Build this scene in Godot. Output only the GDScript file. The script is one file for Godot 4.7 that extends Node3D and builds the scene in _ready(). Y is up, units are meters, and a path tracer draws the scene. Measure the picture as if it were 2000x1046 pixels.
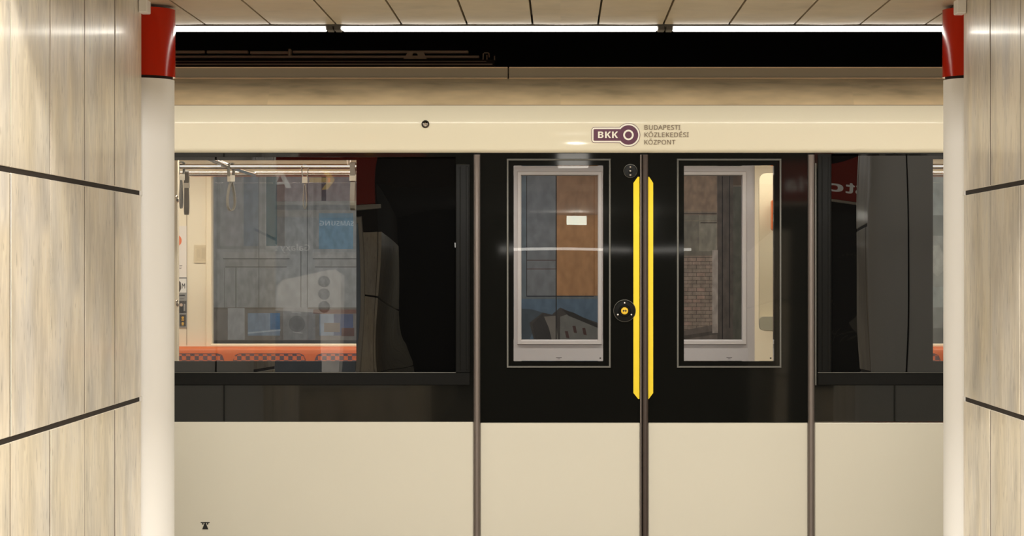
extends Node3D
# Metro platform seen through a passage between two stone pylons.
# x to the right, y up, z towards the camera; the train's side stands at z = 0, the platform floor at y = 0.
const F := 4600.0        # focal length in pixels of the 2000 x 1046 frame
const CX := 1095.0       # vanishing point
const CY := 523.0
const EYE := 1.5
const CAMZ := 10.0

var M := {}

func px(x: float, z := 0.0) -> float: return (x - CX) * (CAMZ - z) / F
func py(y: float, z := 0.0) -> float: return EYE + (CY - y) * (CAMZ - z) / F

# ------------------------------------------------------------------ mesh helpers
func new_st() -> SurfaceTool:
	var st := SurfaceTool.new()
	st.begin(Mesh.PRIMITIVE_TRIANGLES)
	return st

func vtx(st: SurfaceTool, p: Vector3, n: Vector3, uv := Vector2.ZERO) -> void:
	st.set_normal(n); st.set_uv(uv); st.add_vertex(p)

func tri3(st: SurfaceTool, a: Vector3, b: Vector3, c: Vector3, na: Vector3, nb: Vector3, nc: Vector3, ua := Vector2.ZERO, ub := Vector2.ZERO, uc := Vector2.ZERO) -> void:
	if (b - a).cross(c - a).dot(na + nb + nc) > 0.0:
		vtx(st, a, na, ua); vtx(st, c, nc, uc); vtx(st, b, nb, ub)
	else:
		vtx(st, a, na, ua); vtx(st, b, nb, ub); vtx(st, c, nc, uc)

func tri(st: SurfaceTool, a: Vector3, b: Vector3, c: Vector3, n: Vector3) -> void:
	tri3(st, a, b, c, n, n, n)

func quad(st: SurfaceTool, a: Vector3, b: Vector3, c: Vector3, d: Vector3, n: Vector3) -> void:
	tri(st, a, b, c, n); tri(st, a, c, d, n)

func quad_uv(st: SurfaceTool, a: Vector3, b: Vector3, c: Vector3, d: Vector3, n: Vector3) -> void:
	# a = top left, b = top right, c = bottom right, d = bottom left of the picture
	tri3(st, a, b, c, n, n, n, Vector2(0, 0), Vector2(1, 0), Vector2(1, 1))
	tri3(st, a, c, d, n, n, n, Vector2(0, 0), Vector2(1, 1), Vector2(0, 1))

# box between lo and hi with chamfered edges
func box(st: SurfaceTool, lo: Vector3, hi: Vector3, bev := 0.0) -> void:
	var c := (lo + hi) / 2.0
	var h := (hi - lo) / 2.0
	h = Vector3(absf(h.x), absf(h.y), absf(h.z))
	var b: float = minf(bev, minf(h.x, minf(h.y, h.z)) * 0.9)
	var ax := [Vector3.RIGHT, Vector3.UP, Vector3.BACK]
	for i in 3:
		var j := (i + 1) % 3
		var k := (i + 2) % 3
		for s in [-1.0, 1.0]:
			var n: Vector3 = ax[i] * s
			var o: Vector3 = c + n * h[i]
			var u: Vector3 = ax[j] * (h[j] - b)
			var v: Vector3 = ax[k] * (h[k] - b)
			quad(st, o - u - v, o + u - v, o + u + v, o - u + v, n)
	if b <= 0.0:
		return
	for i in 3:
		var j := (i + 1) % 3
		var k := (i + 2) % 3
		for sj in [-1.0, 1.0]:
			for sk in [-1.0, 1.0]:
				var u: Vector3 = ax[i] * (h[i] - b)
				var p: Vector3 = c + ax[j] * sj * h[j] + ax[k] * sk * (h[k] - b)
				var q: Vector3 = c + ax[j] * sj * (h[j] - b) + ax[k] * sk * h[k]
				quad(st, p - u, p + u, q + u, q - u, (ax[j] * sj + ax[k] * sk).normalized())
	for sx in [-1.0, 1.0]:
		for sy in [-1.0, 1.0]:
			for sz in [-1.0, 1.0]:
				var s := Vector3(sx, sy, sz)
				var i3: Vector3 = h - Vector3(b, b, b)
				tri(st, c + s * Vector3(h.x, i3.y, i3.z), c + s * Vector3(i3.x, h.y, i3.z), c + s * Vector3(i3.x, i3.y, h.z), s.normalized())

# flat ring (plate with a rectangular hole), four boxes side by side
func plate(st: SurfaceTool, ox0: float, oy0: float, ox1: float, oy1: float, ix0: float, iy0: float, ix1: float, iy1: float, z0: float, z1: float) -> void:
	box(st, Vector3(ox0, oy0, z0), Vector3(ix0, oy1, z1))
	box(st, Vector3(ix1, oy0, z0), Vector3(ox1, oy1, z1))
	box(st, Vector3(ix0, oy0, z0), Vector3(ix1, iy0, z1))
	box(st, Vector3(ix0, iy1, z0), Vector3(ix1, oy1, z1))

# mitred frame with a raised profile: outer rectangle, width w, heights z0 (foot) and z1 (crest)
func frame(st: SurfaceTool, x0: float, y0: float, x1: float, y1: float, w: float, z0: float, z1: float) -> void:
	var prof := [Vector2(0, z0), Vector2(w * 0.15, z1), Vector2(w * 0.85, z1), Vector2(w, z0)]
	var cs := [Vector2(x0, y0), Vector2(x1, y0), Vector2(x1, y1), Vector2(x0, y1)]
	var ins := [Vector2(1, 1), Vector2(-1, 1), Vector2(-1, -1), Vector2(1, -1)]
	for e in 4:
		var a: Vector2 = cs[e]
		var b: Vector2 = cs[(e + 1) % 4]
		var ia: Vector2 = ins[e]
		var ib: Vector2 = ins[(e + 1) % 4]
		var inward: Vector2 = (ia + ib) / 2.0
		for k in 3:
			var p: Vector2 = prof[k]
			var q: Vector2 = prof[k + 1]
			var a0 := a + ia * p.x
			var a1 := a + ia * q.x
			var b0 := b + ib * p.x
			var b1 := b + ib * q.x
			var t := Vector3(inward.x * (q.x - p.x), inward.y * (q.x - p.x), q.y - p.y)
			var along := Vector3(b.x - a.x, b.y - a.y, 0).normalized()
			var n := t.cross(along).normalized()
			if n.z < -0.001 or (absf(n.z) < 0.001 and n.dot(Vector3(inward.x, inward.y, 0)) * (k - 1) < 0): n = -n
			quad(st, Vector3(a0.x, a0.y, p.y), Vector3(b0.x, b0.y, p.y), Vector3(b1.x, b1.y, q.y), Vector3(a1.x, a1.y, q.y), n)

func tube(st: SurfaceTool, pts: Array, r: float, n := 10, caps := true) -> void:
	var rings := []
	for i in pts.size():
		var t: Vector3
		if i == 0: t = pts[1] - pts[0]
		elif i == pts.size() - 1: t = pts[i] - pts[i - 1]
		else: t = pts[i + 1] - pts[i - 1]
		t = t.normalized()
		var u := t.cross(Vector3.UP if absf(t.y) < 0.9 else Vector3.RIGHT).normalized()
		var v := t.cross(u).normalized()
		var ring := []
		for k in n:
			var a := TAU * k / n
			ring.append(u * cos(a) + v * sin(a))
		rings.append(ring)
	for i in pts.size() - 1:
		for k in n:
			var m := (k + 1) % n
			var A: Vector3 = rings[i][k]; var B: Vector3 = rings[i][m]
			var C: Vector3 = rings[i + 1][m]; var D: Vector3 = rings[i + 1][k]
			tri3(st, pts[i] + A * r, pts[i] + B * r, pts[i + 1] + C * r, A, B, C)
			tri3(st, pts[i] + A * r, pts[i + 1] + C * r, pts[i + 1] + D * r, A, C, D)
	if caps:
		for e in [0, pts.size() - 1]:
			var d: Vector3 = (pts[0] - pts[1]) if e == 0 else (pts[e] - pts[e - 1])
			for k in n:
				tri(st, pts[e], pts[e] + rings[e][k] * r, pts[e] + rings[e][(k + 1) % n] * r, d.normalized())

# flat strap of width w (along axis wa) swept along points
func ribbon(st: SurfaceTool, pts: Array, wa: Vector3, w: float, th: float) -> void:
	for i in pts.size() - 1:
		var t: Vector3 = (pts[i + 1] - pts[i]).normalized()
		var n := t.cross(wa).normalized() * th / 2.0
		var s := wa * w / 2.0
		var a: Vector3 = pts[i]; var b: Vector3 = pts[i + 1]
		quad(st, a - s + n, a + s + n, b + s + n, b - s + n, n.normalized())
		quad(st, a - s - n, a + s - n, b + s - n, b - s - n, -n.normalized())
		quad(st, a + s + n, a + s - n, b + s - n, b + s + n, wa)
		quad(st, a - s + n, a - s - n, b - s - n, b - s + n, -wa)

# disc or lathe about the z axis: profile points (r, z)
func lathe_z(st: SurfaceTool, c: Vector3, prof: Array, n := 32) -> void:
	for i in prof.size() - 1:
		var p: Vector2 = prof[i]
		var q: Vector2 = prof[i + 1]
		if p.is_equal_approx(q): continue
		var nr := q.y - p.y
		var nz := -(q.x - p.x)
		for k in n:
			var a := TAU * k / n
			var b := TAU * (k + 1) / n
			var da := Vector3(cos(a), sin(a), 0)
			var db := Vector3(cos(b), sin(b), 0)
			var na := (da * nr + Vector3(0, 0, nz)).normalized()
			var nb := (db * nr + Vector3(0, 0, nz)).normalized()
			if nz < 0 and nr == 0: na = -na; nb = -nb
			var P := c + da * p.x + Vector3(0, 0, p.y)
			var Q := c + da * q.x + Vector3(0, 0, q.y)
			var R := c + db * q.x + Vector3(0, 0, q.y)
			var S := c + db * p.x + Vector3(0, 0, p.y)
			tri3(st, P, Q, R, na, na, nb)
			if p.x > 0.0: tri3(st, P, R, S, na, nb, nb)

# extruded polygon in the xy plane between z0 and z1
func prism(st: SurfaceTool, poly: PackedVector2Array, z0: float, z1: float) -> void:
	var idx := Geometry2D.triangulate_polygon(poly)
	for i in range(0, idx.size(), 3):
		var a := poly[idx[i]]; var b := poly[idx[i + 1]]; var c := poly[idx[i + 2]]
		tri(st, Vector3(a.x, a.y, z1), Vector3(b.x, b.y, z1), Vector3(c.x, c.y, z1), Vector3.BACK)
		tri(st, Vector3(a.x, a.y, z0), Vector3(b.x, b.y, z0), Vector3(c.x, c.y, z0), Vector3.FORWARD)
	var cw := Geometry2D.is_polygon_clockwise(poly)
	for i in poly.size():
		var a := poly[i]
		var b := poly[(i + 1) % poly.size()]
		var e := b - a
		var n := Vector3(e.y, -e.x, 0).normalized()
		if cw: n = -n
		quad(st, Vector3(a.x, a.y, z0), Vector3(b.x, b.y, z0), Vector3(b.x, b.y, z1), Vector3(a.x, a.y, z1), n)

# profile of (y, z) points swept along x; smooth where the bend is under 40 degrees
func sweep_x(st: SurfaceTool, prof: Array, x0: float, x1: float, outward := Vector2(0, 1), smooth_deg := 40.0) -> void:
	var segs := []
	for i in prof.size() - 1:
		var d: Vector2 = prof[i + 1] - prof[i]
		segs.append(Vector2(-d.y, d.x).normalized())
	# keep one consistent side
	var sgn := 1.0
	var tot := 0.0
	for i in segs.size(): tot += segs[i].dot(outward)
	if tot < 0: sgn = -1.0
	for i in segs.size():
		var n0: Vector2 = segs[i] * sgn
		var na := n0
		var nb := n0
		if i > 0 and absf(n0.angle_to(segs[i - 1] * sgn)) < deg_to_rad(smooth_deg): na = (n0 + segs[i - 1] * sgn).normalized()
		if i < segs.size() - 1 and absf(n0.angle_to(segs[i + 1] * sgn)) < deg_to_rad(smooth_deg): nb = (n0 + segs[i + 1] * sgn).normalized()
		var p: Vector2 = prof[i]; var q: Vector2 = prof[i + 1]
		var A := Vector3(x0, p.x, p.y); var B := Vector3(x1, p.x, p.y); var C := Vector3(x1, q.x, q.y); var D := Vector3(x0, q.x, q.y)
		var NA := Vector3(0, na.x, na.y); var NB := Vector3(0, nb.x, nb.y)
		tri3(st, A, B, C, NA, NA, NB)
		tri3(st, A, C, D, NA, NB, NB)

# vertical bullnose (half round towards the passage) between y0 and y1; s = -1 left, +1 right
func bullnose(st: SurfaceTool, cx: float, cz: float, r: float, s: float, y0: float, y1: float, back: float) -> void:
	var n := 28
	var pts := []
	pts.append([Vector2(cx + s * back, cz + r), Vector2(0, 1)])
	for k in n + 1:
		var a := PI / 2 - PI * k / n
		pts.append([Vector2(cx - s * cos(a) * r, cz + sin(a) * r), Vector2(-s * cos(a), sin(a))])
	pts.append([Vector2(cx + s * back, cz - r), Vector2(0, -1)])
	for i in pts.size() - 1:
		var p: Vector2 = pts[i][0]; var q: Vector2 = pts[i + 1][0]
		var np := Vector3(pts[i][1].x, 0, pts[i][1].y); var nq := Vector3(pts[i + 1][1].x, 0, pts[i + 1][1].y)
		var A := Vector3(p.x, y0, p.y); var B := Vector3(q.x, y0, q.y); var C := Vector3(q.x, y1, q.y); var D := Vector3(p.x, y1, p.y)
		tri3(st, A, B, C, np, nq, nq)
		tri3(st, A, C, D, np, nq, np)
		for yy in [y0, y1]:
			var up := Vector3.UP if yy == y1 else Vector3.DOWN
			tri(st, Vector3(cx + s * back, yy, cz), Vector3(p.x, yy, p.y), Vector3(q.x, yy, q.y), up)

# glossy sheet in the xy plane whose glass is very slightly uneven (roller waves of toughened glass)
func wavy(st: SurfaceTool, x0: float, y0: float, x1: float, y1: float, z: float, amp: float, tilt := 0.0, yaw := 0.0) -> void:
	var nx := int(clampf((x1 - x0) / 0.025, 2, 60))
	var ny := int(clampf((y1 - y0) / 0.025, 2, 60))
	var nn := func(x: float, y: float) -> Vector3:
		var gx := amp * (1.1 * sin(x * 13.0 + 2.2 * sin(y * 3.1)) + 0.6 * sin(x * 29.0 + y * 4.0)) + yaw
		var gy := amp * (0.8 * sin(y * 11.0 + 1.5 * sin(x * 5.0)) + 0.4 * sin(y * 23.0 + x * 7.0)) + tilt
		return Vector3(gx, gy, 1).normalized()
	for i in nx:
		for j in ny:
			var a := x0 + (x1 - x0) * i / nx; var b := x0 + (x1 - x0) * (i + 1) / nx
			var c := y0 + (y1 - y0) * j / ny; var d := y0 + (y1 - y0) * (j + 1) / ny
			var A := Vector3(a, c, z); var B := Vector3(b, c, z); var C := Vector3(b, d, z); var D := Vector3(a, d, z)
			tri3(st, A, B, C, nn.call(a, c), nn.call(b, c), nn.call(b, d))
			tri3(st, A, C, D, nn.call(a, c), nn.call(b, d), nn.call(a, d))

func rrect(x0: float, y0: float, x1: float, y1: float, r: float, n := 6, corners := [true, true, true, true]) -> PackedVector2Array:
	var p := PackedVector2Array()
	var cs := [Vector2(x1 - r, y0 + r), Vector2(x1 - r, y1 - r), Vector2(x0 + r, y1 - r), Vector2(x0 + r, y0 + r)]
	var sq := [Vector2(x1, y0), Vector2(x1, y1), Vector2(x0, y1), Vector2(x0, y0)]
	for c in 4:
		if not corners[c]:
			p.append(sq[c]); continue
		for k in n + 1:
			var a := -PI / 2 + PI / 2 * c + PI / 2 * k / n
			p.append(cs[c] + Vector2(cos(a), sin(a)) * r)
	return p

func circle(c: Vector2, r: float, n := 40) -> PackedVector2Array:
	var p := PackedVector2Array()
	for k in n: p.append(c + Vector2(cos(TAU * k / n), sin(TAU * k / n)) * r)
	return p

# ------------------------------------------------------------------ node helpers
var used := {}
func numbered(called: String) -> String:
	if not used.has(called):
		used[called] = 0
		return called
	used[called] += 1
	return "%s_%03d" % [called, used[called]]

func obj(called: String, st: SurfaceTool, m: Material, parent: Node = self) -> MeshInstance3D:
	var o := MeshInstance3D.new()
	o.name = numbered(called) if parent == self else called
	o.mesh = st.commit()
	o.material_override = null
	o.mesh.surface_set_material(0, m)
	var base := Vector3.ZERO
	var p := parent
	while p != self and p is Node3D:
		base += p.position
		p = p.get_parent()
	o.position = -base
	parent.add_child(o, true)
	return o

func thing(called: String, label: String, category: String, base: Vector3, group := "") -> Node3D:
	var o := Node3D.new()
	o.name = numbered(called)
	add_child(o, true)
	o.position = base
	o.set_meta("label", label); o.set_meta("category", category)
	if group: o.set_meta("group", group)
	return o

func part(called: String, parent: Node) -> Node3D:      # a part that is only a holder of sub-parts
	var o := Node3D.new()
	o.name = called
	parent.add_child(o, true)
	return o

func struct(called: String, st: SurfaceTool, m: Material, label: String) -> MeshInstance3D:
	var o := obj(called, st, m)
	o.set_meta("kind", "structure"); o.set_meta("label", label); o.set_meta("category", called.split("_")[0])
	return o

func lettering(called: String, txt: String, x0: float, x1: float, base: float, cap: float, z: float, m: Material, parent: Node, bold := false, facing_train := false, depth := 0.002) -> MeshInstance3D:
	var f := SystemFont.new()
	f.font_names = PackedStringArray(["Droid Sans"])
	if bold: f.font_weight = 700
	var mk := func(s: String) -> Array:
		var t := TextMesh.new()
		t.font = f; t.text = s; t.font_size = 64; t.pixel_size = 0.01; t.depth = 0.01; t.curve_step = 1.0
		t.vertical_alignment = VERTICAL_ALIGNMENT_BOTTOM
		return t.surface_get_arrays(0)
	var arr: Array = mk.call(txt)
	var ref: Array = mk.call("H")
	var lo := Vector3(1e9, 1e9, 1e9); var hi := -lo
	var rlo := lo; var rhi := hi
	for v in arr[Mesh.ARRAY_VERTEX]: lo = lo.min(v); hi = hi.max(v)
	for v in ref[Mesh.ARRAY_VERTEX]: rlo = rlo.min(v); rhi = rhi.max(v)
	var sx := (x1 - x0) / (hi.x - lo.x)
	var sy := cap / (rhi.y - rlo.y)
	var vs: PackedVector3Array = arr[Mesh.ARRAY_VERTEX]
	var ns: PackedVector3Array = arr[Mesh.ARRAY_NORMAL]
	for i in vs.size():
		var v := vs[i]
		var w := Vector3(x0 + (v.x - lo.x) * sx, base + (v.y - rlo.y) * sy, z + (v.z - lo.z) / (hi.z - lo.z) * depth)
		if facing_train: w = Vector3(x1 - (v.x - lo.x) * sx, w.y, z - (v.z - lo.z) / (hi.z - lo.z) * depth)
		vs[i] = w
		if facing_train: ns[i] = Vector3(-ns[i].x, ns[i].y, -ns[i].z)
	arr[Mesh.ARRAY_VERTEX] = vs; arr[Mesh.ARRAY_NORMAL] = ns
	arr[Mesh.ARRAY_TANGENT] = null
	var am := ArrayMesh.new()
	am.add_surface_from_arrays(Mesh.PRIMITIVE_TRIANGLES, arr)
	am.surface_set_material(0, m)
	var o := MeshInstance3D.new()
	o.name = called; o.mesh = am
	var bpos := Vector3.ZERO
	var p := parent
	while p != self and p is Node3D:
		bpos += p.position
		p = p.get_parent()
	o.position = -bpos
	parent.add_child(o, true)
	return o

# ------------------------------------------------------------------ materials
func mat(called: String, r: int, g: int, b: int, rough := 0.6, metal := 0.0, spec := 0.5) -> StandardMaterial3D:
	var m := StandardMaterial3D.new()
	m.resource_name = called
	m.albedo_color = Color8(r, g, b)
	m.roughness = rough; m.metallic = metal; m.metallic_specular = spec
	M[called] = m
	return m

func glass(called: String, r: int, g: int, b: int, alpha: float) -> StandardMaterial3D:
	var m := mat(called, r, g, b, 0.0, 0.0, 0.5)
	m.transparency = BaseMaterial3D.TRANSPARENCY_ALPHA
	m.albedo_color.a = alpha
	return m

func glow(called: String, c: Color, e: float) -> StandardMaterial3D:
	var m := StandardMaterial3D.new()
	m.resource_name = called
	m.albedo_color = Color8(230, 228, 220)
	m.emission_enabled = true; m.emission = c; m.emission_energy_multiplier = e
	M[called] = m
	return m

func noise(seed_: int, freq: float, oct := 4) -> FastNoiseLite:
	var n := FastNoiseLite.new()
	n.seed = seed_; n.frequency = freq; n.noise_type = FastNoiseLite.TYPE_SIMPLEX_SMOOTH
	n.fractal_octaves = oct
	return n

# pale limestone: clouds, upright veins, small dark and light flecks
func stone_image() -> ImageTexture:
	var S := 768
	var im := Image.create(S, S, false, Image.FORMAT_RGB8)
	# seamless layers, stretched upright
	var L := []
	for q in [[3, 0.004, 3, 0.4], [8, 0.013, 4, 0.3], [21, 0.05, 3, 0.16], [5, 0.028, 2, 0.3], [33, 0.07, 2, 0.22], [61, 0.004, 2, 0.6]]:
		var li := noise(q[0], q[1], q[2]).get_seamless_image(S, int(S * q[3]))
		li.resize(S, S, Image.INTERPOLATE_CUBIC)
		L.append(li)
	for y in S:
		for x in S:
			var w := []
			for k in 6: w.append(L[k].get_pixel(x, y).r * 2.0 - 1.0)
			var k: float = 0.97 + w[0] * 0.075 + w[1] * 0.055 + w[2] * 0.045
			if w[4] > 0.5: k -= (w[4] - 0.5) * 0.5
			if w[3] > 0.35: k += (w[3] - 0.35) * 0.12
			im.set_pixel(x, y, Color(clampf(0.98 * k * (1 + 0.015 * w[5]), 0, 1), clampf(0.98 * k, 0, 1), clampf(0.98 * k * (1 - 0.035 * w[5]), 0, 1)))
	return ImageTexture.create_from_image(im)

# soft blotches used on the painted panels and the roof
func dirt_image(seed_: int, amount: float, fx: float, fy: float) -> ImageTexture:
	var S := 256
	var im := Image.create(S, S, false, Image.FORMAT_RGB8)
	var a := noise(seed_, 0.012, 4); var b := noise(seed_ + 7, 0.05, 3)
	for y in S:
		for x in S:
			var v := a.get_noise_2d(x * fx, y * fy) + 0.5 * b.get_noise_2d(x * fx, y * fy)
			var k := clampf(0.93 + amount * v - maxf(0.0, -v - 0.25) * amount, 0, 1)
			im.set_pixel(x, y, Color(k, k, k * 0.99))
	return ImageTexture.create_from_image(im)

func tri_tex(m: StandardMaterial3D, t: Texture2D, scale: float, off := Vector3.ZERO) -> void:
	m.albedo_texture = t
	m.uv1_triplanar = true; m.uv1_world_triplanar = true
	m.uv1_scale = Vector3.ONE * scale; m.uv1_offset = off
	m.uv1_triplanar_sharpness = 8.0

func make_materials() -> void:
	var st_tex := stone_image()
	var tints := [[246, 236, 219], [240, 231, 215], [250, 240, 222], [243, 233, 214], [240, 231, 215]]
	for i in tints.size():
		var m := mat("stone_%s" % i, tints[i][0], tints[i][1], tints[i][2], 0.36, 0.0, 0.5)
		m.clearcoat_enabled = true; m.clearcoat = 0.2; m.clearcoat_roughness = 0.12
		tri_tex(m, st_tex, 0.9, Vector3(0.31 * i, 0.17 * i, 0.41 * i))
	mat("groove", 38, 28, 19, 0.9)
	mat("joint", 84, 68, 52, 0.9)
	mat("white_casing", 246, 244, 240, 0.42, 0.0, 0.5)
	mat("red_enamel", 190, 40, 14, 0.12, 0.0, 0.35)
	mat("dark_gap", 22, 15, 11, 0.8)
	var cp := mat("ceiling_metal", 205, 188, 160, 0.42, 0.0, 0.5)
	tri_tex(cp, dirt_image(4, 0.05, 1.0, 1.0), 0.7)
	mat("ceiling_slab", 120, 112, 100, 0.9)
	mat("floor_stone", 176, 168, 156, 0.45)
	mat("platform_edge", 190, 186, 178, 0.7)
	mat("train_white", 224, 219, 203, 0.34, 0.0, 0.5)
	mat("train_cove", 241, 232, 207, 0.28, 0.0, 0.5)
	for k in ["train_white", "train_cove"]:
		M[k].clearcoat_enabled = true; M[k].clearcoat = 0.4; M[k].clearcoat_roughness = 0.04
	var rf := mat("train_roof", 244, 216, 172, 0.6)
	tri_tex(rf, dirt_image(11, 0.13, 0.5, 1.6), 0.8)
	mat("gutter", 158, 142, 116, 0.55)
	mat("gutter_lip", 236, 206, 166, 0.4, 0.3)  # paler than the gutter: light on the lips put into the colour
	mat("black_gloss", 21, 21, 19, 0.035, 0.0, 0.55)
	mat("black_glass", 12, 12, 12, 0.0, 0.0, 0.85)
	mat("black_frame", 22, 22, 21, 0.2, 0.0, 0.28)
	mat("black_rubber", 18, 17, 16, 0.6)
	mat("seal_grey", 126, 116, 110, 0.38, 0.55, 0.5)
	mat("seal_brown", 74, 62, 56, 0.42, 0.2, 0.5)
	mat("gasket", 98, 96, 90, 0.4, 0.5)
	mat("yellow", 252, 220, 0, 0.45)
	mat("yellow_button", 246, 200, 20, 0.4)
	mat("steel", 200, 190, 178, 0.25, 0.9)
	mat("steel_dark", 90, 84, 78, 0.35, 0.8)
	mat("chrome", 235, 225, 215, 0.12, 1.0)
	mat("logo_purple", 104, 62, 84, 0.5)
	mat("logo_cream", 255, 250, 236, 0.5)
	mat("letter_taupe", 138, 122, 104, 0.5)
	mat("ink", 20, 19, 16, 0.6)
	mat("interior_cream", 236, 222, 194, 0.5)
	mat("interior_light", 240, 224, 192, 0.5)
	mat("interior_grey", 190, 185, 186, 0.45)
	mat("interior_grey_light", 204, 198, 197, 0.4)
	mat("screen_cream", 204, 190, 160, 0.4)
	mat("interior_floor", 70, 68, 66, 0.8)
	mat("seat_orange", 204, 98, 36, 0.4)
	mat("seat_piping", 96, 44, 34, 0.7)
	mat("strap_grey", 116, 110, 98, 0.6)
	mat("strap_dark", 88, 84, 76, 0.6)
	mat("buckle", 200, 190, 172, 0.3, 0.5)
	mat("tunnel", 20, 18, 17, 0.95)
	mat("rail_metal", 226, 196, 160, 0.55, 0.3)
	mat("rail_dark", 70, 56, 42, 0.7)
	mat("frame_alu", 168, 162, 140, 0.4, 0.3)
	mat("sign_red", 150, 40, 24, 0.35)
	mat("sign_white", 236, 232, 224, 0.5)
	mat("sign_yellow", 240, 190, 70, 0.5)
	mat("hall_wall", 196, 184, 160, 0.6)
	mat("hall_ceiling", 200, 192, 176, 0.8)
	mat("lamp_body", 90, 86, 80, 0.5, 0.3)
	mat("poster_white", 226, 216, 200, 0.6)
	for q in [["glow_red", Color8(164, 50, 32), 0.26], ["glow_white", Color8(240, 236, 226), 1.6], ["sign_glow", Color8(240, 236, 226), 0.9], ["glow_yellow", Color8(240, 190, 60), 1.6]]:  # glow added so sign and advert letters show in the glass
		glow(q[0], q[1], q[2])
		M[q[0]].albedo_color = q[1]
	glass("clear_glass", 20, 22, 22, 0.06)
	glass("tinted_glass", 24, 28, 28, 0.10)
	glass("far_glass", 24, 28, 28, 0.08).metallic_specular = 0.2
	glow("box_glow", Color(0.95, 1.0, 0.93), 9.0)
	glow("tube_glow", Color(1.0, 0.98, 0.94), 4.5)
	glow("car_glow", Color(1.0, 0.97, 0.92), 2.0)
	glow("hall_glow", Color(1.0, 0.98, 0.94), 3.0)

func area(at: Vector3, towards: Vector3, size: Vector2, e: float, c: Color, called: String) -> void:
	var l := AreaLight3D.new()
	l.name = called
	l.area_size = size; l.area_normalize_energy = false
	l.light_energy = e; l.light_color = c
	l.shadow_enabled = true
	l.area_range = 30.0; l.area_attenuation = 2.0
	add_child(l, true)
	var d := towards.normalized()
	l.transform = Transform3D(Basis(Vector3.RIGHT, d.cross(Vector3.RIGHT), -d), at)    # shines along its -z; the long side lies along x

# ------------------------------------------------------------------ prints
class Canvas:
	var im: Image
	var x0: float; var y0: float; var s: Vector2
	func _init(a: float, b: float, c: float, d: float, w: int, h: int, bg: Color) -> void:
		im = Image.create(w, h, false, Image.FORMAT_RGB8)
		im.fill(bg)
		x0 = a; y0 = b; s = Vector2(w / (c - a), h / (d - b))
	func rect(a: float, b: float, c: float, d: float, col: Color) -> void:
		var p := Vector2i(int(round((a - x0) * s.x)), int(round((b - y0) * s.y)))
		var q := Vector2i(int(round((c - x0) * s.x)), int(round((d - y0) * s.y)))
		im.fill_rect(Rect2i(p, (q - p).max(Vector2i(1, 1))), col)
	func poly(pts: Array, col: Color) -> void:
		var P := []
		for p in pts: P.append(Vector2((p[0] - x0) * s.x, (p[1] - y0) * s.y))
		var lo := 1e9; var hi := -1e9
		for p in P: lo = minf(lo, p.y); hi = maxf(hi, p.y)
		for y in range(maxi(0, int(floor(lo))), mini(im.get_height() - 1, int(ceil(hi))) + 1):
			var xs := []
			var yy := y + 0.5
			for i in P.size():
				var a: Vector2 = P[i]; var b: Vector2 = P[(i + 1) % P.size()]
				if (a.y <= yy) != (b.y <= yy): xs.append(a.x + (yy - a.y) / (b.y - a.y) * (b.x - a.x))
			xs.sort()
			for k in range(0, xs.size() - 1, 2):
				var l := int(round(xs[k])); var r := int(round(xs[k + 1]))
				im.fill_rect(Rect2i(l, y, maxi(1, r - l), 1), col)
	func disc(cx: float, cy: float, r: float, col: Color) -> void:
		var pts := []
		for k in 28: pts.append([cx + r * cos(TAU * k / 28), cy + r * sin(TAU * k / 28)])
		poly(pts, col)
	func line(a: float, b: float, c: float, d: float, w: float, col: Color) -> void:
		var n := Vector2(-(d - b), c - a).normalized() * w / 2
		poly([[a + n.x, b + n.y], [c + n.x, d + n.y], [c - n.x, d - n.y], [a - n.x, b - n.y]], col)
	func mottle(seed_: int, amt: float, f: float) -> void:
		var n := FastNoiseLite.new()
		n.seed = seed_; n.frequency = f; n.fractal_octaves = 3
		for y in im.get_height():
			for x in im.get_width():
				var k := 1.0 + amt * n.get_noise_2d(x, y * 0.6)
				var c := im.get_pixel(x, y)
				im.set_pixel(x, y, Color(minf(1, c.r * k), minf(1, c.g * k), minf(1, c.b * k)))
	func material(called: String, rough := 0.6) -> StandardMaterial3D:
		var m := StandardMaterial3D.new()
		m.resource_name = called
		m.albedo_texture = ImageTexture.create_from_image(im)
		m.texture_repeat = false
		m.roughness = rough
		return m

func c8(r: int, g: int, b: int) -> Color: return Color8(r, g, b)

# ------------------------------------------------------------------ scene
func _ready() -> void:
	# camera: looks square at the train, lens shifted so that the vanishing point sits right of the frame's centre
	var cam := Camera3D.new()
	cam.name = "camera"
	var near := 0.1
	cam.set_frustum(near * 1046.0 / F, Vector2((1000.0 - CX) / F * near, 0.0), near, 100.0)
	cam.position = Vector3(0, EYE, CAMZ)
	add_child(cam)
	cam.current = true
	var env := Environment.new()
	env.background_mode = Environment.BG_COLOR
	env.background_color = Color(0, 0, 0)
	env.tonemap_mode = Environment.TONE_MAPPER_LINEAR
	env.tonemap_exposure = 1.0
	env.sdfgi_enabled = true; env.ssao_enabled = true; env.ssil_enabled = true
	var we := WorldEnvironment.new()
	we.name = "world_environment"; we.environment = env
	add_child(we)
	var warm := Color(1.0, 0.98, 0.945)
	# passage and hall lighting (their fittings are built in hall())
	area(Vector3(0, 3.36, 5.0), Vector3.DOWN, Vector2(6.0, 0.4), 9.0, warm, "hall_light")
	area(Vector3(0, 3.10, 8.4) + FLOOD * 0.03, FLOOD, Vector2(6.0, 0.4), 11.5, warm, "added_floodlight")  # added floodlight, aimed at pylons and train to keep the opposite wall dim
	make_materials()
	setting()
	pylons()
	ceiling()
	strip_lights()
	train()
	train_interior()
	train_furniture()
	roof_equipment()
	tunnel()
	hall()

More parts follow.
